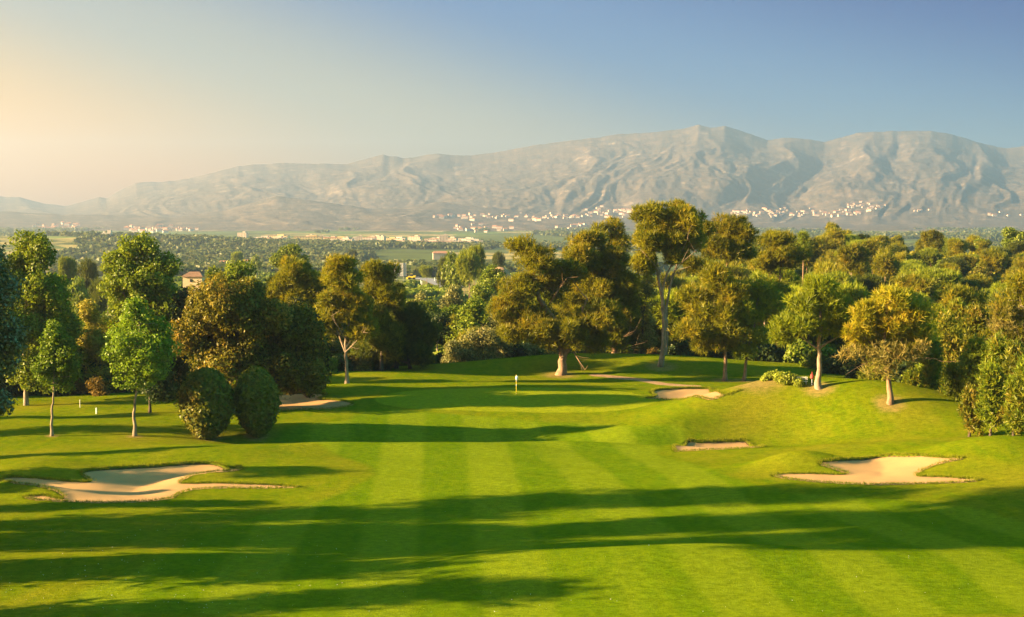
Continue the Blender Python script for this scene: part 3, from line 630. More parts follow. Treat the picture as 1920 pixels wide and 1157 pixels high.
px_tree('young_pine', 'flat crowned pine with a stout pale trunk beside the bench', 'pine tree', [(1540,540,38,26),(1510,570,38,26),(1570,575,34,26),(1490,610,42,26),(1545,615,48,24),(1590,620,26,20),(1470,630,24,16)], px=1536, py=729, stems=[[None,(1536,680),(1536,640),(1540,550)],[(1536,655),(1510,638),(1485,612)],[(1537,652),(1565,635),(1590,618)]], r0=(.42,.15,.15), bark='pale', seed=72, twigs=150, dens=.72, leaf='pineg')
px_tree('golden_pine', 'golden yellow pine with dry brown lower twigs standing above the right slope', 'pine tree', [(1670,560,46,26),(1625,590,38,24),(1715,590,42,26),(1660,610,66,26),(1720,625,34,22),(1600,625,26,18),(1640,650,44,20),(1700,655,40,20)], px=1669, py=757, stems=[[None,(1664,700),(1660,660),(1662,570)],[(1664,690),(1690,640),(1715,600)],[(1662,670),(1630,640),(1605,620)]], r0=(.38,.16,.16), bark='pine', leaf='gold', seed=73, twigs=220, dens=.62,
        extra=([(1640,660,56,26),(1700,660,52,26),(1590,660,34,20),(1660,690,50,16)], 'brown', .17), bare=[((1660,665),(1590,690),.06),((1664,672),(1740,668),.07)])
px_tree('sparse_pine', 'sparse pine with bare pale branches leaning in from the right edge', 'pine tree', [(1925,560,50,40),(1890,590,34,26),(1960,620,60,40),(1885,635,36,24),(1915,530,30,20)], D=170, px=1965, stems=[[None,(1960,720),(1945,640),(1930,560)]], r0=(.32,), bark='pale', leaf='pine', seed=74, twigs=220, dens=.30,
        extra=([(1880,600,40,34),(1930,600,50,50),(1870,640,34,22)], 'brown', .14), bare=[((1945,655),(1885,640),.12),((1885,640),(1850,618),.07),((1925,700),(1890,650),.09),((1940,600),(1900,570),.08)])
# --- bright conifers of the hedge on the right
HG = [(1712,735,24,46,162),(1745,700,26,72,165),(1775,655,30,60,172),(1800,600,26,40,180),(1790,730,30,46,160),(1830,625,30,46,176),(1835,700,32,70,156),(1822,770,26,40,146),(1862,745,26,60,143),(1870,680,26,50,150),(1905,760,30,50,141),(1905,690,26,44,147),(1930,720,30,60,140),(1760,600,20,24,186)]
HL = ['bright green conifer nearest the golden pine trunk','tall bright conifer just right of the golden pine','green conifer with a ragged tip behind the hedge','bushy topped green conifer highest in the hedge','low bright conifer in the middle of the hedge','rounded bright conifer under the dark tree tops','broad conifer in the middle right of the hedge','low rusty green conifer spilling onto the grass','yellow green conifer with brown patches by the grass','narrow upright conifer standing behind the yellow green one','low dense conifer at the right edge by the grass','dark conifer under the sparse pine','conifer cut by the right edge of the picture','small green conifer top beside the golden pine crown']
for k, (cx, cy, rx, ry, D) in enumerate(HG):
    px_tree('conifer', HL[k], 'conifer', [(cx,cy,rx,ry),(cx+3,cy+ry*.45,rx*1.15,ry*.6),(cx-2,cy-ry*.55,rx*.6,ry*.5)], D=D, px=cx, sty='conif', leaf='hedge' if k not in (2, 5, 7, 11) else 'clip', bark='dark', seed=80+k, size=1.0, dens=1.0, low=1.0, r0=(.16,), group='bright conifers on the right', twigs=10, depth=1)
# --- clipped bushes
def clipped(name, label, px, py, w, h, seed, lean=0):
    rng = np.random.default_rng(seed); b = base_at(px, py); k = b[1]/F; rx, hh = w*k/2, h*k
    root = tag(empty(name, tuple(b)), label, 'clipped bush', 'clipped egg shaped bushes')
    n = 15000; d = sph(n, rng); z = rng.random(n)**.9
    prof = np.power(np.clip(1-np.abs((z-.5)/.5)**2.6, .004, 1), .5)*(.80+.20*smooth(z, 0, .5))
    a = np.arctan2(d[:, 1], d[:, 0]); bump = 1+.17*(fbm(a*2.2+9, z*6, 4)-.5)*2
    rr = rx*prof*bump*(1.04-.17*rng.random(n)**2); rr = np.where(rng.random(n) < .13, rr*rng.uniform(1.02, 1.2, n), rr)
    P = np.stack([np.cos(a)*rr+lean*z*hh, np.sin(a)*rr, .12+z*hh*.985+.08*rng.normal(size=n)], 1)
    A = np.stack([np.cos(a), np.sin(a), d[:, 2]+.5], 1)+rng.normal(size=(n, 3))*.5
    V, Fc = leafset(P, A, .46, .20, rng)
    T = np.clip(.7*vnoise(a*7+3, z*24)+.5*rng.random(n)-.1, 0, 1)
    link('foliage', mesh_np('foliage', V, [Fc], [LM['clip']], {'tint': ('FACE', T)}), root)
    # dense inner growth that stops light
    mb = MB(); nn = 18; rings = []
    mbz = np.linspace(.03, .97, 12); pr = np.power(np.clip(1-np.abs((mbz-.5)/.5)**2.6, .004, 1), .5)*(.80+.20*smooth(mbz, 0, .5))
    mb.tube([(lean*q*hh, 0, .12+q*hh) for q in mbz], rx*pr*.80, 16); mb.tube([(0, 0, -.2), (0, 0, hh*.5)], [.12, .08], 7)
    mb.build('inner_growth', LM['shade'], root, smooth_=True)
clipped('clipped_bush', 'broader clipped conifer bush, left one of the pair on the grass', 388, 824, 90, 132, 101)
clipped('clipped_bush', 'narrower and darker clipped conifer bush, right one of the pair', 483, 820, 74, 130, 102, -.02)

# ================================================================== UNDERGROWTH ALONG THE EDGE OF THE WOOD
SH = 'shrubs along the edge of the wood'
def variant(name, leafk, sty, seed, rx, rz, size=1.0, dens=1.0, trunk=True, h=None, bark='dark', lobe=None, fill=1.0, pts=None):
    """a reusable thing: mesh data only, returned as (trunk, crown)"""
    rng = np.random.default_rng(seed); h = h or rz*1.2
    el = pts or [(0, 0, h-rz*.55, rx*.75, rx*.75, rz*.55), (rx*.35, .2, h-rz, rx*.6, rx*.6, rz*.6), (-rx*.35, -.3, h-rz*1.1, rx*.65, rx*.65, rz*.65)]
    lob = lobes_in(el, lobe or STY[sty]['r'], fill, rng, .8)
    cm = crown_mesh('crown_'+name, lob, sty, LM[leafk], rng, dens, size)
    tm = wood_mesh('trunk_'+name, [[np.zeros(3)-np.array([0, 0, .4]), np.array([.3, .1, h*.5]), np.array([0, 0, h*.9])]], [max(.10, h*.018)], el, lob, BK[bark], rng, 26)
    return tm, cm
def place(name, v, label, cat, loc, s=1, rz=0, group=None, sz=None):
    r = tag(empty(name, loc, rz), label, cat, group); r.scale = (s, s, sz or s)
    link('trunk', v[0], r); link('crown', v[1], r); return r
rg = np.random.default_rng(77)
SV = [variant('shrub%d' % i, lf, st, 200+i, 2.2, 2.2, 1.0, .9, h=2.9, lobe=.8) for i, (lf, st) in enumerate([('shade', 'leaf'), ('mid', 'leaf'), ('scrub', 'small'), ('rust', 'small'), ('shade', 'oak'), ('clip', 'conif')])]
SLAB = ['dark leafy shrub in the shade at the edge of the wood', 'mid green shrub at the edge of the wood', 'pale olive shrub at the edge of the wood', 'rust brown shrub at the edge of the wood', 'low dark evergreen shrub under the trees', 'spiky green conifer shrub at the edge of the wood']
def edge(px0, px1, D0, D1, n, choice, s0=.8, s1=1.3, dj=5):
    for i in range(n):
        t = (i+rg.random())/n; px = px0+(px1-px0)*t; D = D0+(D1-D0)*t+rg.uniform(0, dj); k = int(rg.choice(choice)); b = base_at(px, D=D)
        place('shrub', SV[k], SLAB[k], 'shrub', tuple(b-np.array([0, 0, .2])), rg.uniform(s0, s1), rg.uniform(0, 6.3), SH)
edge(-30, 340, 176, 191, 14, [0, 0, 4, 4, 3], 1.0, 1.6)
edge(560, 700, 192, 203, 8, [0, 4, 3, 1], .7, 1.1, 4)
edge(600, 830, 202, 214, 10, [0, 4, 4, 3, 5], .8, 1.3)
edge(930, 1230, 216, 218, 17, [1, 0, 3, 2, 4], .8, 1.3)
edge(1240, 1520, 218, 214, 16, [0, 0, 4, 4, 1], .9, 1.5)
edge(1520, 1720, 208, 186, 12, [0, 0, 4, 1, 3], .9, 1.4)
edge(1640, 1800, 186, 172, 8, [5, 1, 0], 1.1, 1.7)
YS = variant('yshrub', 'yshrub', 'small', 230, 1.5, .8, .9, 1.0, h=1.0, lobe=.45)
for px, py, s, l in ((1445, 711, .8, 'leftmost of the low yellow green shrubs beside the bench'), (1462, 714, 1.0, 'second of the low yellow green shrubs from the left'), (1480, 719, 1.05, 'largest of the low yellow green shrubs'), (1494, 723, .8, 'low yellow green shrub touching the bench')):
    place('low_shrub', YS, l, 'shrub', tuple(base_at(px, py)), s*1.1, px, 'low shrubs beside the bench')

# ================================================================== THE WOODED HILLSIDE ON THE RIGHT
FV = []
for i, (lf, st, h, rx, bk) in enumerate([('pine', 'pine', 11, 4.6, 'pine'), ('pine', 'pine', 9, 4.2, 'pine'), ('pineg', 'pine', 10, 4.8, 'pine'), ('pined', 'pine', 9, 4.4, 'dark'), ('mid', 'leaf', 8, 4.2, 'grey'), ('oak', 'oak', 8, 4.4, 'dark'), ('pine', 'pine', 13, 4.0, 'pale'), ('pineg', 'pine', 8, 5.2, 'pine'), ('hedge', 'leaf', 9, 3.6, 'grey')]):
    r_ = np.random.default_rng(300+i)
    pts = [(r_.uniform(-.45, .45)*rx, r_.uniform(-.45, .45)*rx, h*(.55+.3*r_.random()), rx*r_.uniform(.4, .62), rx*r_.uniform(.4, .62), h*r_.uniform(.13, .2)) for _ in range(7)]+[(0, 0, h*.86, rx*.5, rx*.5, h*.14)]
    FV.append(variant('wood%d' % i, lf, st, 310+i, rx, h*.4, 1.35 if st == 'pine' else 1.3, .8, h=h, bark=bk, lobe=1.15, pts=pts, fill=.85))
FL = ['golden olive pine crowded into the wooded hillside', 'squat golden olive pine crowded into the wooded hillside', 'bright green pine crowded into the wooded hillside', 'dark green pine crowded into the wooded hillside', 'round leafy tree crowded into the wooded hillside', 'golden brown oak crowded into the wooded hillside', 'taller pine standing above its neighbours on the wooded hillside', 'wide low pine crowded into the wooded hillside', 'bright leafy tree crowded into the wooded hillside']
pts = []; tries = 0
while len(pts) < 285 and tries < 60000:
    tries += 1
    y = 228+(560-228)*rg.random()**.85; px = rg.uniform(1190, 1990); x = at(px, 600, y)[0]
    if px < 1300 and y < 250: continue
    sp_ = 7.2+(y-228)*.014
    if all((x-a)**2+(y-b)**2 > sp_*sp_ for a, b in pts): pts.append((x, y))
for x, y in pts:
    k = int(rg.choice(9, p=[.22, .16, .12, .13, .08, .07, .06, .10, .06])); s = rg.uniform(.75, 1.3)*(1 if y < 430 else .82)
    if x > 60 and y < 300: s *= .85
    place(('pine_tree', 'pine_tree', 'pine_tree', 'pine_tree', 'round_tree', 'oak_tree', 'pine_tree', 'pine_tree', 'round_tree')[k], FV[k], FL[k], 'pine tree' if k not in (4, 5, 8) else 'tree', (x, y, float(H0(x, y))-.3), s, rg.uniform(0, 6.3), 'trees of the wooded hillside', s*rg.uniform(.8, 1.25))
LW = 'trees of the wood on the left'
for i in range(46):
    k = int(rg.choice([0, 2, 3, 4, 4, 5, 5])); t = (i+.5)/46; px = -60+700*t+rg.uniform(-15, 15); D = rg.uniform(200, 262) if px > 380 or rg.random() < .6 else rg.uniform(192, 205)
    b = base_at(px, D=D); s = rg.uniform(.75, 1.1)*(.55 if 285 < px < 425 else 1)
    place(('pine_tree', 'pine_tree', 'pine_tree', 'pine_tree', 'round_tree', 'oak_tree')[k], FV[k], FL[k].replace('crowded into the wooded hillside', 'in the wood at the left behind the front row'), 'pine tree' if k < 4 else 'tree', tuple(b), s, rg.uniform(0, 6.3), LW)
for i in range(34):
    k = int(rg.choice([0, 1, 2, 4, 4, 3])); px = rg.uniform(780, 1240); D = rg.uniform(226, 340); b = base_at(px, D=D); s = rg.uniform(.55, .85)
    if px < 960 and D > 280: s *= .75
    place(('pine_tree', 'pine_tree', 'pine_tree', 'pine_tree', 'round_tree')[k], FV[k], FL[k].replace('crowded into the wooded hillside', 'in the hollow behind the putting green'), 'pine tree' if k < 4 else 'tree', tuple(b), s, rg.uniform(0, 6.3), 'small trees in the hollow')
for i in range(30):
    k = int(rg.choice([0, 1, 2, 3, 6])); px = 1010+570*(i+.5)/30; D = rg.uniform(222, 258); b = base_at(px, D=D); s = rg.uniform(1.0, 1.45)
    place('pine_tree', FV[k], FL[k].split(' crowded')[0].split(' standing')[0]+' packed behind the tall pines of the mound', 'pine tree', tuple(b), s, rg.uniform(0, 6.3), 'pines packed behind the mound', s*rg.uniform(.85, 1.05))
# tall trees along the left side of the hole, outside the picture; their shade crosses the fairway
TV = [variant('tall%d' % i, 'pine', 'pine', 400+i, 5, 5, 1.6, .38, h=21, bark='pine', lobe=1.7, pts=[(rg.uniform(-2.5, 2.5), rg.uniform(-1.8, 1.8), z_, 3.4, 3.2, 2.6) for z_ in (3, 6, 8.5, 11, 13.5, 16, 18, 19.5)]) for i in range(3)]
for i, (x, y, s) in enumerate([(-42, 79, .64), (-47, 85.5, .92), (-51, 89.5, 1.02), (-56, 94, .95), (-48, 98.6, 1.0), (-57, 105, .85), (-52, 110.5, .42), (-57, 116, .36), (-60, 121.5, .6), (-64, 131, .5), (-66, 149, .6), (-74, 158, .45)]):
    place('pine_tree', TV[i % 3], 'tall pine beside the fairway beyond the left edge', 'pine tree', (x, y, float(H0(x, y))-.2), s, i*1.7, 'tall pines beyond the left edge', s*1.42) if s > .8 else place('pine_tree', TV[i % 3], 'tall pine beside the fairway beyond the left edge', 'pine tree', (x, y, float(H0(x, y))-.2), s, i*1.7, 'tall pines beyond the left edge')
px_tree('umbrella_pine', 'umbrella pine with a domed crown on the skyline of the wooded hillside', 'pine tree', [(1560,452,36,15),(1545,463,22,12),(1580,465,22,12),(1562,440,18,8)], D=455, px=1560, stems=[[None,(1560,500),(1560,455)]], r0=(.4,), seed=120, size=1.4, lobe=1.7)
px_tree('skyline_tree', 'bushy tree rising above the skyline at the far right', 'tree', [(1895,440,16,14),(1912,447,18,14),(1900,458,26,14)], D=480, px=1900, sty='leaf', leaf='mid', bark='grey', seed=121, size=1.5, lobe=1.7)

# ================================================================== THINGS ON THE COURSE
white = simple('white paint', (.75, .74, .70), .5, .05); wood_pale = simple('weathered bench slats', (.42, .42, .34), .8); red = simple('red painted steel', (.26, .045, .025), .6)
steel = simple('dull steel', (.30, .30, .30), .5); yellowp = simple('yellow paint', (.75, .52, .03), .5); flagm = simple('white flag cloth', (.85, .84, .82), .9, .03)
x, y = ground(968, 739); fl = tag(empty('flagstick', (x, y, float(H0(x, y)))), 'golf flagstick with a limp white flag standing in the putting green', 'flagstick')
mb = MB(); mb.tube([(0, 0, 0), (0, 0, 1.0)], .028, 8); mb.tube([(0, 0, 1.22), (0, 0, 1.6)], .028, 8); mb.tube([(0, 0, 1.6), (0, 0, 2.45)], .024, 8); mb.build('pole', yellowp, fl)
mb = MB(); mb.tube([(0, 0, 1.0), (0, 0, 1.22)], .029, 8); mb.build('pole_band', white, fl)
fv = []; nz = 14
for i in range(nz):
    t = i/(nz-1); w = .02+.34*math.sin(math.pi*min(1, t*1.15+.02))**.8*(1-.35*t)
    for j in range(7):
        u = j/6; fv.append((u*w-.16*t*0-.3*w*math.sin(t*3), .05*math.sin(u*7+t*4)*(.3+t), 2.42-.78*t-.10*u))
me_ = mesh_np('flag', fv, [grid_faces(7, nz)], [flagm], smooth_=True); f_ = link('flag', me_, fl); sm = f_.modifiers.new('thick', 'SOLIDIFY'); sm.thickness = .02
mb = MB(); mb.tube([(0, 0, .006), (0, 0, .012)], .07, 14); mb.build('hole_cup', white, fl)
# bench
x, y = ground(1502, 724); bz = float(H0(x, y)); bn = tag(empty('park_bench', (x, y+.4, bz), -.15), 'pale slatted bench in front of the dark wood beside the low shrubs', 'bench')
mb = MB()
for i in range(3): mb.box((0, -.28+.16*i, .46), (1.7, .13, .04))
mb.build('seat', wood_pale, bn)
mb = MB()
for i in range(2): mb.box((0, .24+.04*i, .68+.2*i), (1.7, .035, .14))
mb.build('backrest', wood_pale, bn)
for sx_ in (-.65, .65):
    mb = MB(); mb.box((sx_, -.22, .22), (.07, .07, .44)); mb.build('leg', steel, bn)
    mb = MB(); mb.tube([(sx_, .2, 0), (sx_, .19, .45), (sx_, .31, 1.0)], .035, 6); mb.build('leg', steel, bn)
x, y = ground(1524, 727); bw = tag(empty('ball_washer', (x, y+.5, float(H0(x, y)))), 'red ball washer on a post in the shade beside the pale pine trunk', 'ball washer')
mb = MB(); mb.tube([(0, 0, 0), (0, 0, 1.0)], .05, 8); mb.build('post', steel, bw)
mb = MB(); mb.tube([(0, 0, .9), (0, 0, 1.0), (0, 0, 1.35), (0, 0, 1.5)], [.14, .24, .22, .06], 12); mb.box((0, -.02, 1.62), (.1, .1, .22)); mb.build('washer_body', red, bw)
for px, py, l, h in ((181, 776, 'short white marker post on the dark grass at the left', .75), (150, 765, 'thin white stake leaning in the shade under the left trees', 1.0)):
    x, y = ground(px, py); mb = MB(); mb.tube([(0, 0, 0), (0, 0, h*.9), (.02, 0, h)], [.09 if h < .8 else .035]*2+[.03], 8); tag(mb.build('marker_post', white, None, (x, y, float(H0(x, y)))), l, 'marker post')
# daisies in the foreground grass
rd = np.random.default_rng(9); P = []
while len(P) < 300:
    px = rd.uniform(0, 1100)*rd.random()**.5 if rd.random() < .7 else rd.uniform(0, 1900); py = 930+220*rd.random()**.6
    dx, dy, dz = ray(px, py); D = 24/(-dz/dy)
    for _ in range(3): D = (24-float(H0(D*dx/dy, D)))/(-dz/dy)
    P.append((D*dx/dy, D, float(H0(D*dx/dy, D))+.04))
P = np.array(P); V = []
for q in P:
    r_ = rd.uniform(.010, .022); a0 = rd.uniform(0, 6)
    V += [q+np.array([math.cos(a0+a)*r_, math.sin(a0+a)*r_, .012*math.sin(a)]) for a in np.arange(6)*math.pi/3]
tag(link('daisies', mesh_np('daisies', np.array(V), [np.arange(len(V)).reshape(-1, 6)], [flagm])), 'tiny white daisies sprinkled over the foreground grass', 'daisies', None, 'stuff')

# ================================================================== THE VALLEY
plaster = simple('ochre plaster', (.50, .38, .22), .9, .12, .6); tile = simple('old brown roof tiles', (.17, .095, .055), .9, .25, 1.5); glass = simple('dark window glass', (.03, .035, .04), .2)
terra = simple('terracotta roof tiles', (.30, .14, .075), .9, .2, .4); pale_wall = simple('pale rendered walls', (.42, .34, .25), .9, .08, .08); white_wall = simple('white rendered walls', (.47, .40, .31), .9, .05, .08)
dry = simple('bare brown earth', (.36, .21, .11), .95, .2, .15); asphalt = simple('asphalt', (.17, .165, .17), .9, .1, .2)
def world_at(px, py, D): return at(px, py, D)
def gable(mb, c, w, d, h, rise, mi=1, over=.4, hip=0):
    x, y, z = c; w2, d2 = w/2+over, d/2+over
    V = [(x-w2, y-d2, z+h), (x+w2, y-d2, z+h), (x+w2, y+d2, z+h), (x-w2, y+d2, z+h), (x-w2+hip, y, z+h+rise), (x+w2-hip, y, z+h+rise)]
    mb.add(V, [[0, 1, 5, 4], [2, 3, 4, 5]], mi); mb.add(V, [[3, 0, 4], [1, 2, 5]], mi); mb.add(V, [[0, 3, 2, 1]], mi)
# stone farmhouse on the left
D = 330; p = world_at(361, 528, D); k = D/F; w = 40*k; hh = 17*k
fh = tag(empty('farmhouse', (p[0]+w*.1, D, p[2]-8), -.05), 'ochre farmhouse with a brown tiled roof between the tree tops on the left', 'farmhouse')
mb = MB(); mb.box((0, 0, 4+hh*.28), (w*.9, w*.8, 8+hh*.6)); mb.build('wall', plaster, fh)
mb = MB(); gable(mb, (0, 0, 0), w*.9, w*.8, 8+hh*.58, hh*.52, 0, .35, w*.28); mb.build('roof', tile, fh)
mb = MB(); mb.box((-.3, -w*.4-.0, 8+hh*.16), (.55, .12, .7)); mb.build('window', glass, fh)
mb = MB(); mb.box((w*.62, .5, 3.4+hh*.1), (w*.5, w*.5, 6.8)); mb.build('side_wing', plaster, fh)
# barn in the middle distance
D = 1750; k = D/F; p = world_at(826, 485, D); z0 = p[2]
bn = tag(empty('barn', (p[0], D, z0), .12), 'large pale farm building with a flat tiled roof in the field beyond the road', 'farm building')
mb = MB(); mb.box((0, 0, 3), (36*k*.8, 12, 8)); mb.build('wall', pale_wall, bn)
mb = MB(); gable(mb, (0, 0, 0), 36*k*.8, 12, 7, 2.6, 0, .8, 3); mb.build('roof', terra, bn)
mb = MB(); mb.box((13.5, -2, 4.5), (3, 3, 11)); mb.build('silo', white_wall, bn)
# white manor on the rise at the far left
D = 2250; k = D/F; p = world_at(201, 447, D)
mn = tag(empty('manor_house', (p[0], D, p[2]-2)), 'white square tower house on the low rise at the far left', 'house')
mb = MB(); mb.box((0, 0, 5), (14, 12, 12)); mb.build('wall', white_wall, mn)
mb = MB(); mb.box((4, 1, 13), (6, 8, 5)); mb.box((-5, 1, 12), (2.2, 5, 3)); mb.build('tower', white_wall, mn)
D = 2050; 
for px, py, wd_, l in ((623, 488, 9, 'small pale house with a red roof beside the green field'), (637, 488, 5, 'tiny white shed beside the green field')):
    p = world_at(px, py, D); k = D/F; mb = MB(); mb.box((0, 0, 2), (wd_*k, 6, 5)); gable(mb, (0, 0, 0), wd_*k, 6, 4.4, 1.6, 1); tag(mb.build('small_house', [white_wall, terra], None, (p[0], D, p[2]-1)), l, 'house')
for px, py, wd_, l in ((420, 496, 14, 'low pale farm shed among the trees beyond the farmhouse'), (458, 494, 16, 'long low shed right of the pale farm shed')):
    D = 1500; p = world_at(px, py, D); k = D/F; mb = MB(); mb.box((0, 0, 1.5), (wd_*k, 7, 4)); gable(mb, (0, 0, 0), wd_*k, 7, 3.4, 1.4, 1); tag(mb.build('shed', [pale_wall, terra], None, (p[0], D, p[2]-.5)), l, 'shed')
# road with verge posts, a direction board seen from behind, a yellow loader and a grey car
def strip(name, L, Rr, m, lift):
    A_ = [ground(*q, D0=300, D1=1500) for q in L]; B_ = [ground(*q, D0=300, D1=1500) for q in Rr]; V = []; n = 14
    for i in range(len(A_)-1):
        for t in np.arange(4)/4:
            a = np.array(A_[i])*(1-t)+np.array(A_[i+1])*t; b = np.array(B_[i])*(1-t)+np.array(B_[i+1])*t
            for u in np.linspace(0, 1, n): q = a*(1-u)+b*u; V.append((q[0], q[1], float(H0(q[0], q[1]))+lift))
    return link(name, mesh_np(name, V, [grid_faces(n, len(V)//n)], [m], smooth_=True))
tag(strip('road', [(772, 523), (790, 526), (808, 533), (826, 548)], [(800, 522), (822, 525), (846, 531), (880, 545)], asphalt, .5), kind='structure')
D = 830; k = D/F
def zat(x, D): return float(H0(x, D))
def thing_at(px, D): x = world_at(px, 500, D)[0]; return (x, D, zat(x, D))
sb = tag(empty('road_sign', thing_at(750, D)), 'back of a tall grey road direction board beside the dry bank', 'road sign'); zb = world_at(750, 519, D)[2]-zat(0, D)
zt = world_at(750, 493, D)[2]-sb.location.z; zb = world_at(750, 518, D)[2]-sb.location.z
mb = MB(); mb.box((0, 0, (zt+zb)/2), (24*k, .12, zt-zb)); mb.build('board', simple('bare aluminium sheet', (.40, .40, .36), .6), sb)
for sx_ in (-6*k, 6*k): mb = MB(); mb.box((sx_, -.2, zt*.5-.5), (.32, .25, zt+1.2)); mb.build('post', steel, sb)
mb = MB()
for q in range(4): mb.box((0, -.12, zb+(zt-zb)*(q+.5)/4), (24*k, .08, .12))
mb.build('rail', steel, sb)
lo = tag(empty('wheel_loader', thing_at(772, 800), 0), 'yellow wheel loader parked at the road edge beside the board', 'loader'); dark = simple('black rubber', (.02, .02, .02), .8)
lo.location.z = world_at(772, 524, 800)[2]
mb = MB(); mb.box((.3, 0, 1.4), (3.6, 1.8, 1.0), top=.94); mb.box((1.6, 0, 2.0), (1.4, 1.6, .6)); mb.build('body', yellowp, lo)
mb = MB(); mb.box((-.2, 0, 2.5), (1.3, 1.4, 1.3), top=.85); mb.build('cab', glass, lo)
mb = MB(); mb.box((-.2, 0, 3.2), (1.5, 1.5, .12)); mb.build('cab_roof', yellowp, lo)
mb = MB(); mb.box((-2.7, 0, .8), (1.0, 2.3, 1.1), top=.6); mb.tube([(-2.5, 0, 1.0), (-1.6, 0, 1.9), (-.7, 0, 1.5)], .16, 6); mb.build('bucket', yellowp, lo)
for a, b in ((-1.1, -.95), (-1.1, .95), (1.3, -.95), (1.3, .95)): mb = MB(); mb.tube([(a, b-.22, .7), (a, b+.22, .7)], .7, 14); mb.build('wheel', dark, lo)
ca = tag(empty('parked_car', (thing_at(784, 815)[0], 815, world_at(784, 524, 815)[2]), 0), 'grey car behind the yellow loader at the bend of the road', 'car')
mb = MB(); mb.box((0, 0, .65), (4.3, 1.75, .7), top=.95); mb.box((-.2, 0, 1.2), (2.3, 1.5, .5), top=.75); mb.build('body', simple('grey car paint', (.35, .36, .38), .35), ca)
mb = MB(); mb.box((-.2, 0, 1.2), (2.36, 1.54, .34), top=.82); mb.build('window', glass, ca)
for a, b in ((-1.3, -.8), (-1.3, .8), (1.3, -.8), (1.3, .8)): mb = MB(); mb.tube([(a, b-.1, .33), (a, b+.1, .33)], .33, 12); mb.build('wheel', dark, ca)
rs = tag(empty('round_sign', thing_at(821, 800)), 'round white road sign on a thin post at the far side of the road', 'road sign'); rs.location.z = world_at(821, 526, 800)[2]
mb = MB(); mb.tube([(0, 0, -1), (0, 0, 3.4)], .08, 6); mb.build('post', steel, rs)
mb = MB(); mb.tube([(0, -.05, 3.2), (0, -.12, 3.2)], .75, 18); mb.build('disc', white, rs)
for i, (px, py) in enumerate(((815, 525), (836, 528), (853, 532), (791, 532), (789, 530))):
    q = world_at(px, py, 790-i*25); mb = MB(); mb.tube([(0, 0, -.5), (0, 0, 1.3), (0, 0, 1.4)], [.14, .14, .05], 6)
    tag(mb.build('delineator_post', white, None, tuple(q)), ['white verge post left of the round sign', 'white verge post right of the round sign', 'white verge post at the right end of the road', 'pale verge post low on the near side of the road', 'short verge post on the near side by the dry bank'][i], 'verge post')
# bare brown mound beside the trees
def mound(name, label, px0, px1, pytop, pybot, D, m):
    a = world_at(px0, pybot, D); b = world_at(px1, pybot, D); c = world_at((px0+px1)/2, pytop, D); nx = 24; V = []
    for j in range(12):
        for i in range(nx):
            u = i/(nx-1)*2-1; v = j/11*2-1; h = max(0, 1-abs(u)**2.6)*max(0, 1-abs(v)**2)
            V.append((a[0]+(b[0]-a[0])*(u*.5+.5), D+v*(b[0]-a[0])*.5, a[2]-3+(c[2]-a[2]+3)*h+.25*vnoise(i*.7, j*.9)))
    return tag(link(name, mesh_np(name, V, [grid_faces(nx, 12)], [m], smooth_=True)), kind='structure')
mound('bare_mound', '', 906, 968, 501, 526, 520, dry)
# far woods of the valley floor: nobody could count these crowns
def crowns(name, centres, label, m, seed, nleaf=46):
    rng = np.random.default_rng(seed); n = len(centres); c = centres[:, :3]; r = centres[:, 3]
    d = sph(n*nleaf, rng); d[:, 2] = np.abs(d[:, 2])*1.0-.1; rep = np.repeat(np.arange(n), nleaf)
    P = c[rep]+d*r[rep, None]*np.array([1, 1, .85])*rng.uniform(.75, 1.05, (n*nleaf, 1))
    Nn = d+rng.normal(size=d.shape)*.5; Nn /= np.linalg.norm(Nn, axis=1)[:, None]
    rr = rng.normal(size=P.shape); t = np.cross(Nn, rr); t /= np.linalg.norm(t, axis=1)[:, None]; b = np.cross(Nn, t); s = (r[rep]*.36)[:, None]
    V = np.stack([P-t*s, P+b*s, P+t*s, P-b*s], 1).reshape(-1, 3); T = np.clip(np.repeat(rng.random(n), nleaf)*.7+.3*rng.random(n*nleaf), 0, 1)
    tag(link(name, mesh_np(name, V, [np.arange(len(V)).reshape(-1, 4)], [m], {'tint': ('FACE', T)})), label, 'woodland', None, 'stuff')
def scatter(n, px0, px1, D0, D1, r0, r1, seed, thr=.5, sc=220., ysc=.45):
    rng = np.random.default_rng(seed); out = []
    while len(out) < n:
        D = math.exp(rng.uniform(math.log(D0), math.log(D1))); px = rng.uniform(px0, px1); x = D*(px-CX)/F
        if fbm(np.array(x/sc+seed), np.array(D/(sc/ysc)*.9+7), 3) < thr: continue
        r = rng.uniform(r0, r1); out.append((x, D, float(H0(x, D))+r*.35, r))
    return np.array(out)
crowns('distant_woods', scatter(7000, -60, 1980, 1150, 3000, 4.5, 8.5, 3, .535, 260), 'hazy woods spreading over the valley floor', LM['far'], 1, 30)
crowns('far_tree_belts', scatter(2600, -60, 1980, 3200, 5600, 7, 12, 6, .54, 420, .3), 'faint tree belts on the far side of the plain', LM['far'], 2, 22)
crowns('valley_scrub', scatter(1500, -40, 1250, 420, 1250, 2.5, 5.0, 9, .53, 70), 'scrub and small trees on the near side of the valley', LM['mid'], 3, 60)
def hill_scatter(n, seed):
    rng = np.random.default_rng(seed); out = []
    while len(out) < n:
        D = 228+330*rng.random()**.8; px = rng.uniform(1170, 1980); x = D*(px-CX)/F; r = rng.uniform(1.2, 2.9); out.append((x, D, float(H0(x, D))+r*.5, r))
    return np.array(out)
crowns('hillside_undergrowth', hill_scatter(2300, 31), 'scrub filling the ground between the hillside pines', LM['pine'], 5, 90)
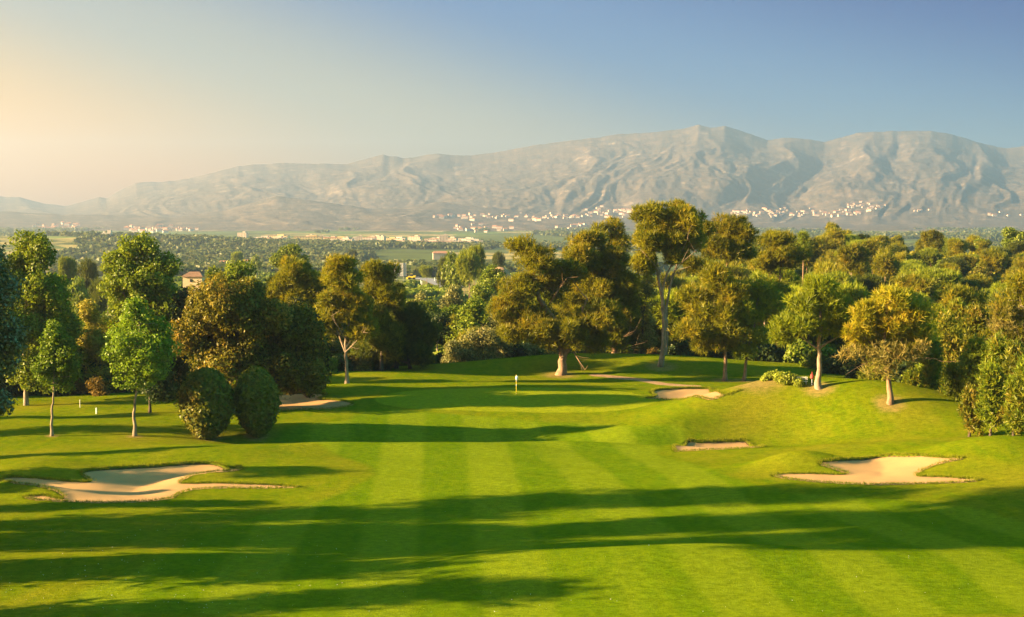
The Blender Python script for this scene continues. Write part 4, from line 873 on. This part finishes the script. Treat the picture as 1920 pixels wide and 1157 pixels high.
crowns('hollow_undergrowth', np.array([(x_, y_, float(H0(x_, y_))+1, r_) for x_, y_, r_ in zip(rg.uniform(-75, 45, 700), rg.uniform(222, 420, 700), rg.uniform(1.2, 2.8, 700))]), 'scrub filling the hollow behind the putting green', LM['mid'], 6, 90)
# individual trees in the valley
rv = np.random.default_rng(15)
VP = [(845,470,26,520),(870,478,22,540),(890,485,18,500),(835,490,18,530),(905,490,16,560),(855,495,24,490),(880,500,26,480),(935,480,14,700),(655,505,12,900),(740,490,8,880),(800,512,14,760),(165,500,24,420),(145,520,26,380),(200,512,20,440),(125,505,18,460),(185,535,22,330),(150,545,20,330),(480,478,14,900),(445,486,12,1000),(660,474,10,1300)]
for i, (px, py, r, D) in enumerate(VP):
    k = D/F; v = FV[[4, 4, 2, 3][i % 4]]; q = world_at(px, py-r*.8, D); x = q[0]; g = float(H0(x, D)); h = max(6, q[2]-g)
    place('valley_tree', v, 'green tree in the valley beyond the golf course', 'tree', (x, D, g-.3), max(.5, r*k/4.2), rv.uniform(0, 6), 'green trees in the valley', h/9.5)
# ------------------------------------------------------------------ the towns
rt = np.random.default_rng(21)
def house_mesh(w, d, h, rise, wall, roof):
    mb = MB(); mb.box((0, 0, h/2-3), (w, d, h+6)); gable(mb, (0, 0, 0), w, d, h, rise, 1, .5); f4 = np.concatenate(mb.f4); f3 = np.concatenate(mb.f3)
    return mesh_np('house', np.concatenate(mb.v), [f4, f3], [wall, roof], matidx=np.concatenate(mb.m4+mb.m3))
HM = [house_mesh(w, d, h, r_, wl, rf) for w, d, h, r_, wl, rf in ((13, 10, 6, 3, white_wall, terra), (17, 11, 6, 3.5, white_wall, terra), (10, 9, 8, 3, pale_wall, terra), (20, 11, 6, 3.5, white_wall, terra))]
def block_mesh(w, d, h, wall, roof, step=.5):
    mb = MB(); mb.box((0, 0, h/2-3), (w, d, h+6)); mb.box((w*.18, 0, h+1.5), (w*.3, d*.6, 3)); mb.box((0, 0, h+.25), (w+.6, d+.6, .5), mi=1)
    n = max(3, int(w/6))
    for i in range(n):
        for f in range(int(h/3)): mb.box((-w/2+(i+.5)*w/n, -d/2-.02, 1.8+f*3), (1.6, .1, 1.3), mi=2)
    return mesh_np('block', np.concatenate(mb.v), [np.concatenate(mb.f4)], [wall, roof, glass], matidx=np.concatenate(mb.m4))
BM = [block_mesh(w, d, h, wl, rf) for w, d, h, wl, rf in ((34, 14, 12, pale_wall, terra), (52, 14, 9, white_wall, pale_wall), (22, 14, 19, pale_wall, pale_wall), (70, 16, 8, pale_wall, terra))]
yw = simple('yellow rendered walls', (.5, .38, .16), .9, .06, .08); BM.append(block_mesh(60, 16, 12, yw, terra))
HB = simple('pale stone slope', (.5, .42, .3), .95)
dgm = bpy.context.evaluated_depsgraph_get()
from mathutils.bvhtree import BVHTree
bv = []
for nme in ('foothills', 'mountain_range', 'ground'):
    me = bpy.data.objects[nme].data; vs = np.empty(len(me.vertices)*3, np.float32); me.vertices.foreach_get('co', vs)
    if nme == 'ground':
        me2 = None; continue
    bv.append(BVHTree.FromPolygons([Vector(v) for v in vs.reshape(-1, 3)], [tuple(p.vertices) for p in me.polygons]))
def hit(px, py):
    dx, dy, dz = ray(px, py); d = Vector((float(dx), float(dy), float(dz))).normalized(); best = None
    for t in bv:
        h = t.ray_cast(Vector(CAM), d)
        if h[0] is not None and (best is None or h[3] < best[1]): best = (h[0], h[3])
    Dg = None
    if dz < 0:
        D = 4000.
        for _ in range(4): D = (24-float(H0(D*dx/dy, D)))/(-dz/dy)
        if best is None or D < best[0][1]: return Vector((D*dx/dy, D, float(H0(D*dx/dy, D))))
    return best[0] if best else None
TOWN = [ # x range, y range, number, town
    (805, 1095, 400, 415, 62, 'hillside town in the middle distance below the mountain'), (848, 960, 422, 436, 26, 'village on the plain below the hillside town'), (1030, 1100, 418, 432, 8, 'village on the plain below the hillside town'),
    (1095, 1190, 387, 412, 42, 'white village climbing the slope left of the tallest pine'), (1370, 1610, 391, 409, 92, 'large white town at the foot of the right mountain'), (1590, 1660, 379, 396, 22, 'hamlet above the right end of the white town'),
    (60, 150, 419, 433, 34, 'village at the foot of the far left hills'), (235, 340, 424, 438, 44, 'village behind the spreading tree'), (340, 370, 428, 434, 6, 'village behind the spreading tree'), (1715, 1750, 394, 398, 5, 'scattered houses at the right foot of the mountain'), (1845, 1915, 396, 410, 6, 'scattered houses at the right foot of the mountain')]
tot = 0
for x0, x1, y0, y1, n, l in TOWN:
    for i in range(n):
        a, b = rt.normal(), rt.normal(); px = rt.uniform(x0, x1); t = (px-x0)/(x1-x0); py = (y0+y1)/2+np.clip(rt.normal()*.3, -.5, .5)*(y1-y0)*(.35+.65*math.sin(math.pi*t))
        q = hit(px, py)
        if q is None: continue
        o = link('town_house', HM[int(rt.integers(4))], None, q+Vector((0, 0, 1.5))); s = rt.uniform(.7, 1.25); o.scale = (s, s, s*.9); o.rotation_euler = (0, 0, rt.normal()*.35)
        tag(o, 'pale tiled house in the '+l, 'house', 'houses of the '+l[:l.find(' in ')] if ' in ' in l else 'houses of the '+l); tot += 1
for i in range(64):
    px = rt.uniform(575, 885) if i < 52 else rt.uniform(432, 530); t = (px-575)/310
    D = rt.uniform(2700, 3150); x = D*(px-CX)/F; z = float(H0(x, D)); k = int(rt.choice([0, 1, 1, 3, 3, 2, 4], p=[.25, .14, .14, .15, .12, .08, .12]))
    if px > 845: k = 1
    o = link('apartment_block', BM[k], None, (x, D, z)); s = rt.uniform(.75, 1.15); o.scale = (s*.8, s, s); o.rotation_euler = (0, 0, rt.normal()*.12-.1)
    tag(o, 'pale low building in the small town across the middle of the plain', 'building', 'buildings of the town on the plain')
